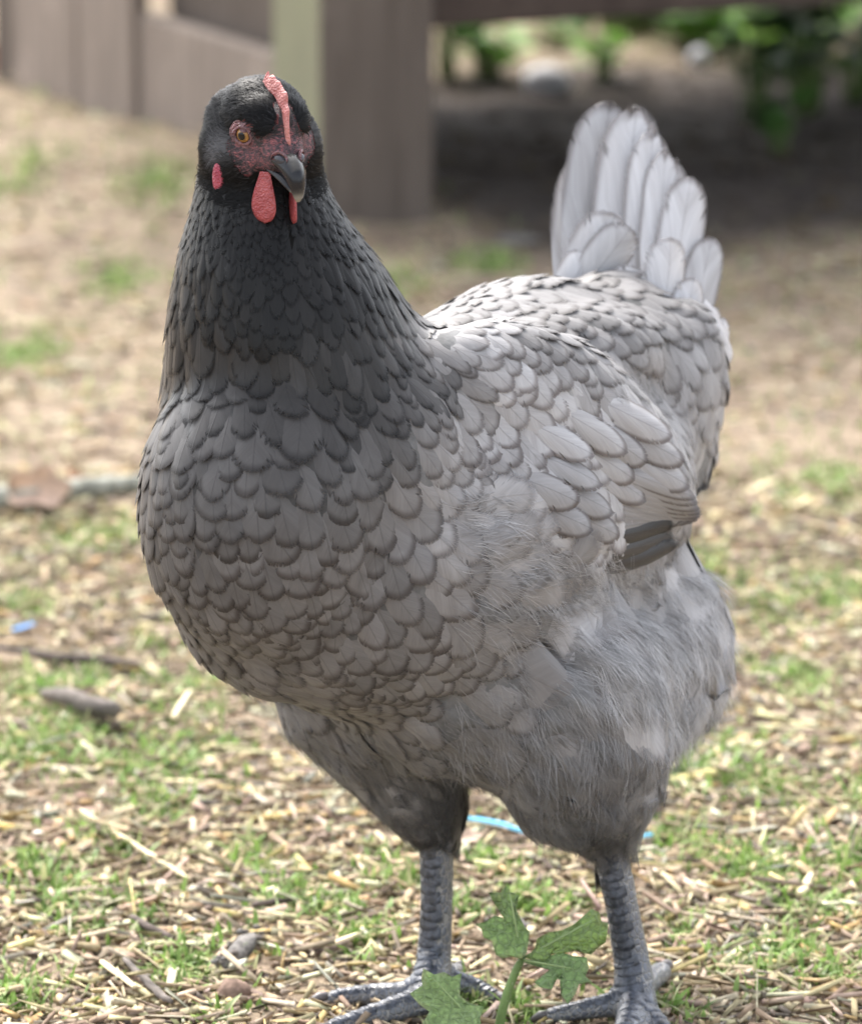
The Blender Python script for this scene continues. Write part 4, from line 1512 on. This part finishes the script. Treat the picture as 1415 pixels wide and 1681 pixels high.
# ---------------------------------------------------------------- down: loose strands
def strands(name, P, D, N, L, wid, col, out=0.4, droop=0.25, wild=0.25, mat=None):
    n = len(P)
    S_ = np.cross(D, N)
    S_ /= np.linalg.norm(S_, axis=1, keepdims=True) + 1e-9
    b1 = rng.normal(0, wild, n)[:, None]
    o_ = (out * rng.uniform(.3, 1.2, n))[:, None]
    vs = []
    for (f, w) in ((0, .8), (.35, 1), (.7, .7), (1.0, .08)):
        c = P + (D * f + N * (o_ * f * (1 - .55 * f)) + S_ * (b1 * f * f)) * L[:, None] + np.array([0, 0, -1.0]) * (droop * f * f * L)[:, None]
        sid = S_ * (wid * w * .5)[:, None]
        vs += [c - sid, c + sid]
    V = np.stack(vs, 1).reshape(-1, 3)
    q_ = np.array([[0, 1, 3, 2], [2, 3, 5, 4], [4, 5, 7, 6]])
    F = (np.arange(n)[:, None, None] * 8 + q_[None]).reshape(-1, 4)
    t = np.ones((n, 8, 4)); t[:, :, :3] = col[:, None]
    o = mesh_np(name, V, F, mat or M_down, hen, tint=t.reshape(-1, 4))
    o['kind'] = 'stuff'
    return o


def flow_np(PX_pl, N):
    D = PX_pl[:, :1] * np.array(Rv) - PX_pl[:, 1:2] * Un
    D = D - N * (D * N).sum(1, keepdims=True)
    return D / (np.linalg.norm(D, axis=1, keepdims=True) + 1e-9)


fluffw = np.clip(tpl[:, 6] - 0.12, 0, 1)
P2, N2 = sample(36000, fluffw)
pl2 = plumage(proj(P2))
# strands gather in tufts: neighbours share a lean
cl = np.sin(P2 @ np.array([310., 170., 90.])) + np.sin(P2 @ np.array([-120., 260., 330.]))
D2 = flow_np(pl2, N2)
S2 = np.cross(D2, N2)
D2 = D2 + S2 * (0.22 * cl)[:, None]
D2 /= np.linalg.norm(D2, axis=1, keepdims=True)
L2 = rng.uniform(.005, .016, len(P2)) * (0.45 + .6 * np.clip(pl2[:, 3] / 80, .3, 1.2))
tone = pl2[:, 2] * np.exp(rng.normal(0, .16, len(P2))) * (1 + .12 * cl)
col2 = 1.12 * tone[:, None] * np.array([1.0, .985, .99])
strands('down', P2 + N2 * 0.0022, D2, N2, L2, rng.uniform(.00012, .00030, len(P2)), np.clip(col2, .01, .8), .42, .22, .30)

def make_bristle():
    t = NT('black_head_bristle')
    return t.set(col=attr(t, 'tint').outputs['Color'], rough=0.40, spec=0.10)


# short bristly feathers over the head, and bristles on the face
hd = np.linalg.norm(tc - np.array(HO), axis=1)
hw = np.clip((0.046 - hd) / .012, 0, 1)
P3, N3 = sample(26000, hw)
hm3 = head_mask(P3)
q3 = P3 - np.array(HO)
f3, l3, u3 = q3 @ np.array(Hf), q3 @ np.array(Hl), q3 @ np.array(Hu)
keep = (hm3 < 0.0002) | (rng.uniform(0, 1, len(P3)) < np.clip(.30 - hm3 * 90, .05, .3))
el3 = np.stack([f3, np.abs(l3), u3], 1) - EYEL
keep &= (np.linalg.norm(el3, axis=1) > .0060) & ~((np.linalg.norm(el3 - np.array((.005, -.001, .003)), axis=1) < .0082))
P3, N3, hm3, f3, l3, u3 = P3[keep], N3[keep], hm3[keep], f3[keep], l3[keep], u3[keep]
D3 = np.tile(-np.array(Hf) * .8 - np.array(Hu) * .45, (len(P3), 1))
D3 = D3 - N3 * (D3 * N3).sum(1, keepdims=True)
D3 /= np.linalg.norm(D3, axis=1, keepdims=True) + 1e-9
pe_ = surf(366, 243)[0] - HO
ear = np.exp(-(((f3 - pe_.dot(Hf)) / .0055) ** 2 + ((u3 - pe_.dot(Hu)) / .0075) ** 2)) * (np.abs(l3) > .010)
c3 = np.clip(.0042 * np.exp(rng.normal(0, .7, len(P3))) + .10 * ear, .004, .3)[:, None] * np.array([1.0, 1.0, 1.05])
strands('head_bristle', P3 + N3 * .0003, D3, N3, np.where(hm3 > 0, rng.uniform(.0016, .0032, len(P3)), rng.uniform(.0034, .0080, len(P3))),
        np.where(hm3 > 0, .00014, rng.uniform(.00030, .0010, len(P3))), c3, .36, .05, .38, make_bristle())


# ---------------------------------------------------------------- head parts
def hmesh(name, V, F, mat, tint=None, parent=hen):
    return mesh_np(name, V, F, mat, parent, tint=tint)


def sphere_part(name, c, axes, r, mat, parent=hen, seg=20, rings=12, cap=None):
    V, F = [], []
    top = math.pi if cap is None else cap
    for i in range(rings + 1):
        th = top * i / rings
        for j in range(seg):
            ph = 2 * math.pi * j / seg
            v = axes[0] * (r[0] * math.cos(th)) + axes[1] * (r[1] * math.sin(th) * math.cos(ph)) + axes[2] * (r[2] * math.sin(th) * math.sin(ph))
            V.append(c + v)
    for i in range(rings):
        for j in range(seg):
            F.append((i * seg + j, i * seg + (j + 1) % seg, (i + 1) * seg + (j + 1) % seg, (i + 1) * seg + j))
    return mesh_np(name, V, F, mat, parent)


for s in (1, -1):
    c0 = H(EYEL[0], s * EYEL[1], EYEL[2])
    out = (Hl * s * .80 + Hf * .58 + Hu * .06).normalized()
    ua = (Hu - out * Hu.dot(out)).normalized()
    fa = out.cross(ua)
    ec = c0 - out * .0019
    r = .0042
    eye = sphere_part('eye', ec, (out, fa, ua), (r, r, r), M_eye, hen)
    ir = sphere_part('iris', ec, (out, fa, ua), (r * 1.012,) * 3, M_iris, hen, 24, 6, R(55))
    pu = sphere_part('pupil', ec, (out, fa, ua), (r * 1.03,) * 3, M_pupil, hen, 20, 5, R(28))
    for k in (ir, pu):
        k.parent = eye
        k.matrix_parent_inverse = (Matrix.Translation(-hen.location)).inverted() @ Matrix.Translation(-hen.location)
        k.matrix_parent_inverse = eye.matrix_world.inverted() if False else Matrix.Identity(4)
    la = (ua * .86 + out * .50).normalized()
    sphere_part('upper_lid', ec, (la, la.cross(fa), fa), (r * 1.09,) * 3, M_lid, hen, 20, 5, R(31))
    # lids: two wrinkled rings round the eye
    for (rr, tk, off) in ((.0046, .0009, .0012), (.0060, .0009, .0004), (.0073, .0008, -.0006)):
        V, F = [], []
        ns, nt = 36, 8
        for i in range(ns):
            a = 2 * math.pi * i / ns
            cen = ec + out * (off + .0012) + fa * (rr * 1.06 * math.cos(a)) + ua * (rr * .95 * math.sin(a))
            rad = (fa * math.cos(a) + ua * math.sin(a)).normalized()
            for j in range(nt):
                b = 2 * math.pi * j / nt
                k = tk * (1 + .25 * math.sin(5 * a + rr * 3000) + .1 * math.sin(13 * a))
                V.append(cen + rad * (k * math.cos(b)) + out * (k * math.sin(b)))
        for i in range(ns):
            for j in range(nt):
                F.append((i * nt + j, ((i + 1) % ns) * nt + j, ((i + 1) % ns) * nt + (j + 1) % nt, i * nt + (j + 1) % nt))
        hmesh('eyelid', V, F, M_lid)


def loft_beak(name, top, bot, w0, power, pale, n=14, m=12):
    V, F, T = [], [], []
    for i in range(n + 1):
        t = i / n
        a, b = bez(top, t), bez(bot, t)
        w = w0 * max((1 - t ** 1.6), 0.0) ** power + .0011 + .0030 * (1 - t) ** 4
        for j in range(m):
            ph = math.pi * 2 * j / m
            k = math.cos(ph)                         # 1 top, -1 bottom
            mid = (a + b) * .5 + (a - b) * .5 * k
            x = math.sin(ph)
            ww = w * (abs(x) ** .8) * (1 if x > 0 else -1) * (1.0 if k < 0 else 1 - .55 * k)
            V.append(H(mid.x, ww, mid.y))
            e = max(0, (-k - .55)) * pale + max(0, t - .84) * 4.0
            e = min(1, max(0, e)) + (.10 if (k > .8 and t < .5) else 0)
            c = Vector((.009, .0095, .012)).lerp(Vector((.46, .43, .36)), min(e, 1))
            T.append((*c, 1))
    for i in range(n):
        for j in range(m):
            F.append((i * m + j, i * m + (j + 1) % m, (i + 1) * m + (j + 1) % m, (i + 1) * m + j))
    F.append(tuple(range(m))[::-1]); F.append(tuple(n * m + j for j in range(m)))
    return hmesh(name, V, F, M_beak, T)


loft_beak('upper_beak', [(.027, -.001), (.040, .0010), (.0475, -.006), (.0465, -.0188)], [(.020, -.0118), (.032, -.0098), (.0415, -.0125), (.0452, -.0190)], .0054, .62, .9)
loft_beak('lower_beak', [(.018, -.0105), (.031, -.0090), (.039, -.0120), (.0430, -.0160)], [(.018, -.0160), (.028, -.0158), (.036, -.0165), (.0424, -.0168)], .0058, .60, .3)
M_beakdark = flat_mat('dark_nostril_skin', (.035, .036, .045), .35, .5, .3, 200)
for s in (1, -1):
    c = H(.0305, s * .0056, -.0038)
    o_ = (Hl * s * .75 + Hf * .45 + Hu * .3).normalized()
    u_ = (Hu - o_ * Hu.dot(o_)).normalized()
    sphere_part('nostril', c, (o_, o_.cross(u_), u_), (.0017, .0034, .0022), M_beakdark, hen, 14, 8)
    # fleshy rim above the nostril
    V, F = [], []
    for i in range(13):
        a = R(-20) + R(230) * i / 12
        cen = c + o_ * .0004 + o_.cross(u_) * (.0046 * math.cos(a)) + u_ * (.0034 * math.sin(a))
        for j in range(6):
            b = 2 * math.pi * j / 6
            V.append(cen + (o_ * math.cos(b) + u_ * math.sin(b)) * .0008)
    for i in range(12):
        for j in range(6):
            F.append((i * 6 + j, (i + 1) * 6 + j, (i + 1) * 6 + (j + 1) % 6, i * 6 + (j + 1) % 6))
    hmesh('nostril_rim', V, F, M_lid)

# comb: a low serrated blade along the forehead
CB = [(.0265, .0003), (.022, .0062), (.015, .0118), (.007, .0155), (-.002, .0165), (-.010, .0160)]
V, F = [], []
nu, nvv = 60, 10
for i in range(nu + 1):
    t = i / nu
    k = t * (len(CB) - 1)
    a = min(int(k), len(CB) - 2)
    f_ = k - a
    base = Vector(CB[a]).lerp(Vector(CB[a + 1]), f_)
    nxt = (Vector(CB[a + 1]) - Vector(CB[a])).normalized()
    upv = Vector((-nxt.y, nxt.x)) * -1
    if upv.y < 0: upv = -upv
    upv = (upv * .5 + Vector((.25, .95)) * .5).normalized()
    teeth = .80 + .14 * abs(math.sin(t * math.pi * 4.6 + .3)) ** .8 + .06 * math.sin(t * 41)
    hgt = (.0022 + .0085 * math.sin(math.pi * min(t * .75 + .05, 1)) ** 1.1) * teeth * (1 if t < .93 else (1 - t) / .07 + .15)
    th = .0009 + .0014 * math.sin(math.pi * min(1, t * .85)) + .00015 * math.sin(t * math.pi * 9)
    wob = .0007 * math.sin(t * 9)
    for j in range(nvv):
        ph = math.pi * j / (nvv - 1)
        h = -.0015 + (hgt + .0015) * math.sin(ph) ** .8
        x = math.cos(ph) * th * (1.0 - .25 * math.sin(ph))
        p = base + upv * h
        V.append(H(p.x, x + wob, p.y))
for i in range(nu):
    for j in range(nvv - 1):
        F.append((i * nvv + j, i * nvv + j + 1, (i + 1) * nvv + j + 1, (i + 1) * nvv + j))
hmesh('comb', V, F, M_comb)


def wattle(c, a, length, half, thick):
    """a drop-shaped flap hanging from c, flat in the plane of a and the vertical"""
    a = a.normalized()
    n = a.cross(ZU).normalized()
    V, F = [], []
    nr, ns = 18, 18
    for i in range(nr + 1):
        t = i / nr
        w = half * (.42 + .58 * (math.sin(math.pi / 2 * min(t / .72, 1)) ** 1.3)) * (math.sqrt(max(0, 1 - max(0, (t - .66) / .34) ** 2)) if t > .66 else 1)
        th = thick * (.5 + .7 * t) * (math.sqrt(max(0, 1 - max(0, (t - .85) / .15) ** 2)) if t > .85 else 1)
        for j in range(ns):
            ph = 2 * math.pi * j / ns
            V.append(c - ZU * (length * t) + a * (w * math.cos(ph)) + n * (th * math.sin(ph) + .0016 * math.sin(t * 2.6) + .0006 * math.cos(ph) * t))
    for i in range(nr):
        for j in range(ns):
            F.append((i * ns + j, i * ns + (j + 1) % ns, (i + 1) * ns + (j + 1) % ns, (i + 1) * ns + j))
    return hmesh('wattle', V, F, M_wattle)


wattle(H(.0215, .0080, -.0150), Vector((.86, -.5, 0)), .0252, .0073, .0015)
wattle(H(.0240, -.0070, -.0150), Vector((.30, -.95, 0)), .0255, .0070, .0014)
# ear lobe, on the skin below the ear
pl_, nl_ = surf(361, 294)
lobe_l = (pl_ - HO)
for s in (1, -1):
    c = HO + Hf * lobe_l.dot(Hf) + Hl * (abs(lobe_l.dot(Hl)) * s) + Hu * lobe_l.dot(Hu)
    n_ = (Hl * s * .9 + Hf * .45).normalized()
    u_ = (Vector((0.10, 0, 1)) - n_ * Vector((0.10, 0, 1)).dot(n_)).normalized()
    sphere_part('ear_lobe', c + n_ * .0006, (n_, n_.cross(u_), u_), (.0026, .0036, .0088), M_lobe, hen, 18, 10)

# ---------------------------------------------------------------- leg scales and claws


def scutes(pts, rad, n, face, wide=1.05, name='leg_scale'):
    """overlapping plates down the front of a limb"""
    pts = [Vector(p) for p in pts]
    ls = [0]
    for i in range(1, len(pts)):
        ls.append(ls[-1] + (pts[i] - pts[i - 1]).length)

    def at(t):
        x = max(0, min(t, 1)) * ls[-1]
        for i in range(len(pts) - 1):
            if x <= ls[i + 1] or i == len(pts) - 2:
                f = (x - ls[i]) / (ls[i + 1] - ls[i])
                return pts[i].lerp(pts[i + 1], f), rad[i] * (1 - f) + rad[i + 1] * f, (pts[i + 1] - pts[i]).normalized()
    for k in range(n):
        t0, t1 = k / n, (k + 1.22) / n
        V, F = [], []
        side = 1 if k % 2 else -1
        wv = random.uniform(.8, 1.1)
        for (t, e) in ((t0, .0000), (t0 * .4 + t1 * .6, .0004), (t1 - .05 / n, .0006), (t1, .0001)):
            c, r, d = at(t)
            fr = (face - d * face.dot(d)).normalized()
            sd_ = d.cross(fr)
            for j in range(7):
                a = (j / 6 - .5) * 2 * wide * wv + .16 * side
                bulge = d * (.0012 * (1 - abs(j / 3 - 1) ** 2)) if t > t0 else Vector()
                # follow the limb's true surface
                o_ = (fr * math.cos(a) + sd_ * math.sin(a))
                q_ = BVH.find_nearest(c + o_ * r)[0]
                V.append(q_ + o_ * (e - .0002 + .0003 * math.cos(a)) + bulge)
        for i in range(3):
            for j in range(6):
                F.append((i * 7 + j, i * 7 + j + 1, (i + 1) * 7 + j + 1, (i + 1) * 7 + j))
        mesh_np(name, V, F, M_scute, hen)


scutes(shank_f, [.0095, .0080, .0088, .0105], 18, Vector((-.45, -.9, .1)), .62)
scutes(shank_n, [.0092, .0080, .0092, .0112], 18, Vector((-.35, -.94, .1)), .62)
for (P_, R_), n in zip(TOES, (11, 11, 9, 11, 10, 7, 0, 0)):
    if n:
        scutes(P_[0:], R_[0:], n, Vector((0, -.25, 1)), .70)
    d = (P_[-1] - P_[-2]).normalized()
    c = P_[-1]
    bm = bmesh.new()
    tube(bm, [c + d * (R_[-1] * .5) + ZU * R_[-1] * .3, c + d * (R_[-1] * 1.4) + ZU * R_[-1] * .4, c + d * (R_[-1] * 2.3), c + d * (R_[-1] * 2.9) - ZU * R_[-1] * .7],
         [R_[-1] * .55, R_[-1] * .5, R_[-1] * .32, R_[-1] * .06], 8)
    from_bm('claw', bm, M_claw, hen)

# ------------------------------------------------------------------ the weed in front
def lobe_leaf(name, centre, outline, Y, parent, col, fold=0.10, tiltY=0.0):
    """a toothed leaf lobe; outline in pixels round its centre, with relief along its veins"""
    c0 = W(*centre, Y)
    O = []
    n0 = len(outline)
    for i in range(n0):                                  # add teeth
        a, b = Vector(outline[i]), Vector(outline[(i + 1) % n0])
        k = max(1, int((b - a).length / 13))
        for j in range(k):
            f = j / k
            p = a.lerp(b, f)
            nrm_ = Vector((-(b - a).y, (b - a).x)).normalized()
            cen = Vector(centre)
            sg = 1 if (p - cen).dot(nrm_) > 0 else -1
            O.append(p + nrm_ * sg * (4.6 if j % 2 else -2.0) * random.uniform(.6, 1.2))
    n = len(O)
    V, F, T = [c0], [], [(*col, 1)]
    rings = 5
    for r in range(1, rings + 1):
        f = r / rings
        for i in range(n):
            p = Vector(centre).lerp(O[i], f)
            ang = math.atan2(O[i].y - centre[1], O[i].x - centre[0])
            dist = (O[i] - Vector(centre)).length * f
            rel = fold * dist * .32e-3 * (math.sin(ang * 4) * .6 + .5 * math.sin(ang * 9 + 1)) + .0006 * math.sin(dist * .35 + ang * 3)
            yy = Y + tiltY * (p.y - centre[1]) * .32e-3 - (dist * .32e-3) ** 2 * 9 + rel
            V.append(W(p.x, p.y, yy))
            k = random.uniform(.85, 1.15)
            e = 1.25 if r == rings and random.random() < .4 else 1.0
            T.append((min(col[0] * k * e, .6), col[1] * k, col[2] * k * e, 1))
    for i in range(n):
        F.append((0, 1 + i, 1 + (i + 1) % n))
        for r in range(rings - 1):
            a, b = 1 + r * n, 1 + (r + 1) * n
            F.append((a + i, b + i, b + (i + 1) % n, a + (i + 1) % n))
    o = mesh_np(name, V, F, M_weedleaf, parent, tint=T)
    md_ = o.modifiers.new('thickness', 'SOLIDIFY'); md_.thickness = .0004
    return o


def make_weedleaf():
    t = NT('hairy_weed_leaf')
    a = attr(t, 'tint')
    co = t.pos()
    n = t.noise(co, 420, 5, .65)
    n2 = t.noise(co, 110, 4, .6)
    c = t.mix(1.0, a.outputs['Color'], t.ramp(n, [(.3, (.62, .62, .6)), (.7, (1.3, 1.25, 1.3))]), 'MULTIPLY')
    c = t.mix(t.smooth(n2, .60, .74, 0, .75), c, (.42, .46, .26))
    c = t.mix(t.smooth(t.noise(co, 900, 2), .66, .72, 0, .6), c, (.30, .22, .15))
    v = t.n('ShaderNodeTexVoronoi', feature='DISTANCE_TO_EDGE')
    t.l(co, v.inputs['Vector'])
    v.inputs['Scale'].default_value = 210
    ve = t.smooth(v.outputs['Distance'], 0.02, 0.13, 1, 0)
    c = t.mix(t.math('MULTIPLY', ve, .45), c, (.42, .54, .30))
    t.bump(t.math('SUBTRACT', t.math('ADD', n, n2), ve), .8, .0014)
    t.set(col=c, rough=.55, spec=.4)
    tr = t.n('ShaderNodeBsdfTranslucent')
    t.l(c, tr.inputs['Color'])
    mx = t.n('ShaderNodeMixShader')
    mx.inputs[0].default_value = .45
    t.l(t.b.outputs[0], mx.inputs[1]); t.l(tr.outputs[0], mx.inputs[2])
    t.l(mx.outputs[0], t.out.inputs[0])
    return t.m


M_weedleaf = make_weedleaf()
wb_ = on_ground(812, 1722)
weed = empty('lobed_weed', wb_)
tag(weed, 'hairy green weed with ragged lobed leaves growing in front of the hen\'s feet', 'weed')
WY = wb_.y
bm = bmesh.new()
spts = [wb_ - ZU * .004, W(822, 1670, WY), W(832, 1630, WY), W(848, 1590, WY), W(858, 1572, WY)]
tube(bm, spts, [.0026, .0025, .0023, .0021, .0017], 10, .06)
st = from_bm('stem', bm, M_weedstem, weed)
hv, hf = [], []
for k in range(150):
    i = random.randrange(4)
    c = spts[i].lerp(spts[i + 1], random.random())
    a = random.uniform(0, 6.28)
    d = (Rv * math.cos(a) + Fv * math.sin(a))
    t_ = d.cross(ZU) * .00012
    o_ = len(hv)
    p0, p1 = c + d * .002, c + d * random.uniform(.0035, .0050) + ZU * random.uniform(-.001, .001)
    hv += [p0 - t_, p0 + t_, p1]
    hf.append((o_, o_ + 1, o_ + 2))
hs = mesh_np('stem_hair', hv, hf, M_pebble, weed)
hs['kind'] = 'stuff'
GC = (.34, .50, .18)
lobe_leaf('leaf', (842, 1530), [(856, 1576), (838, 1572), (812, 1568), (806, 1546), (780, 1516), (796, 1512), (812, 1502), (830, 1508), (828, 1492), (818, 1478), (802, 1464), (820, 1464), (832, 1453), (838, 1462),
                                (850, 1468), (846, 1484), (852, 1500), (862, 1520), (872, 1530), (868, 1550)], WY, weed, GC, .16, -.7)
lobe_leaf('leaf', (915, 1552), [(862, 1572), (876, 1556), (880, 1540), (900, 1528), (922, 1526), (940, 1516), (960, 1504), (972, 1490), (986, 1498), (988, 1512), (1000, 1516), (998, 1534), (984, 1556), (970, 1566),
                                (950, 1560), (930, 1566), (905, 1568), (880, 1578)], WY + .004, weed, (.37, .53, .17), .2, -.8)
lobe_leaf('leaf', (920, 1595), [(858, 1578), (880, 1572), (905, 1566), (940, 1568), (964, 1572), (968, 1590), (962, 1602), (972, 1614), (952, 1616), (946, 1632), (930, 1650), (922, 1632), (924, 1612), (912, 1606),
                                (905, 1626), (886, 1622), (876, 1612), (888, 1602), (902, 1594), (880, 1588)], WY - .006, weed, (.32, .48, .19), .2, -.9)
lobe_leaf('leaf', (738, 1642), [(696, 1588), (712, 1598), (730, 1594), (742, 1602), (760, 1598), (758, 1612), (756, 1634), (772, 1650), (796, 1654), (790, 1672), (784, 1700), (740, 1712), (700, 1700), (690, 1682),
                                (704, 1662), (686, 1650), (672, 1630), (692, 1618), (690, 1604)], WY - .012, weed, (.38, .53, .22), .14, -.8)
for (a, b, dy) in (((856, 1574), (836, 1462), -.0015), ((860, 1572), (980, 1506), .002), ((860, 1576), (940, 1590), -.0075), ((790, 1690), (706, 1600), -.0145)):
    bm = bmesh.new()
    p, q_ = W(*a, WY + dy), W(*b, WY + dy)
    tube(bm, [p, p.lerp(q_, .35) - Fv * .0008, p.lerp(q_, .7) - Fv * .0008, q_], [.0008, .0007, .0005, .0002], 6)
    from_bm('leaf_vein', bm, flat_mat('pale_vein', (.24, .32, .14), .6, .3, .2, 60) if 'pale_vein' not in bpy.data.materials else bpy.data.materials['pale_vein'], weed)
bm = bmesh.new()
tube(bm, [wb_, W(800, 1700, WY - .008), W(780, 1690, WY - .013)], [.002, .0018, .0012], 8)
from_bm('stem', bm, M_weedstem, weed)
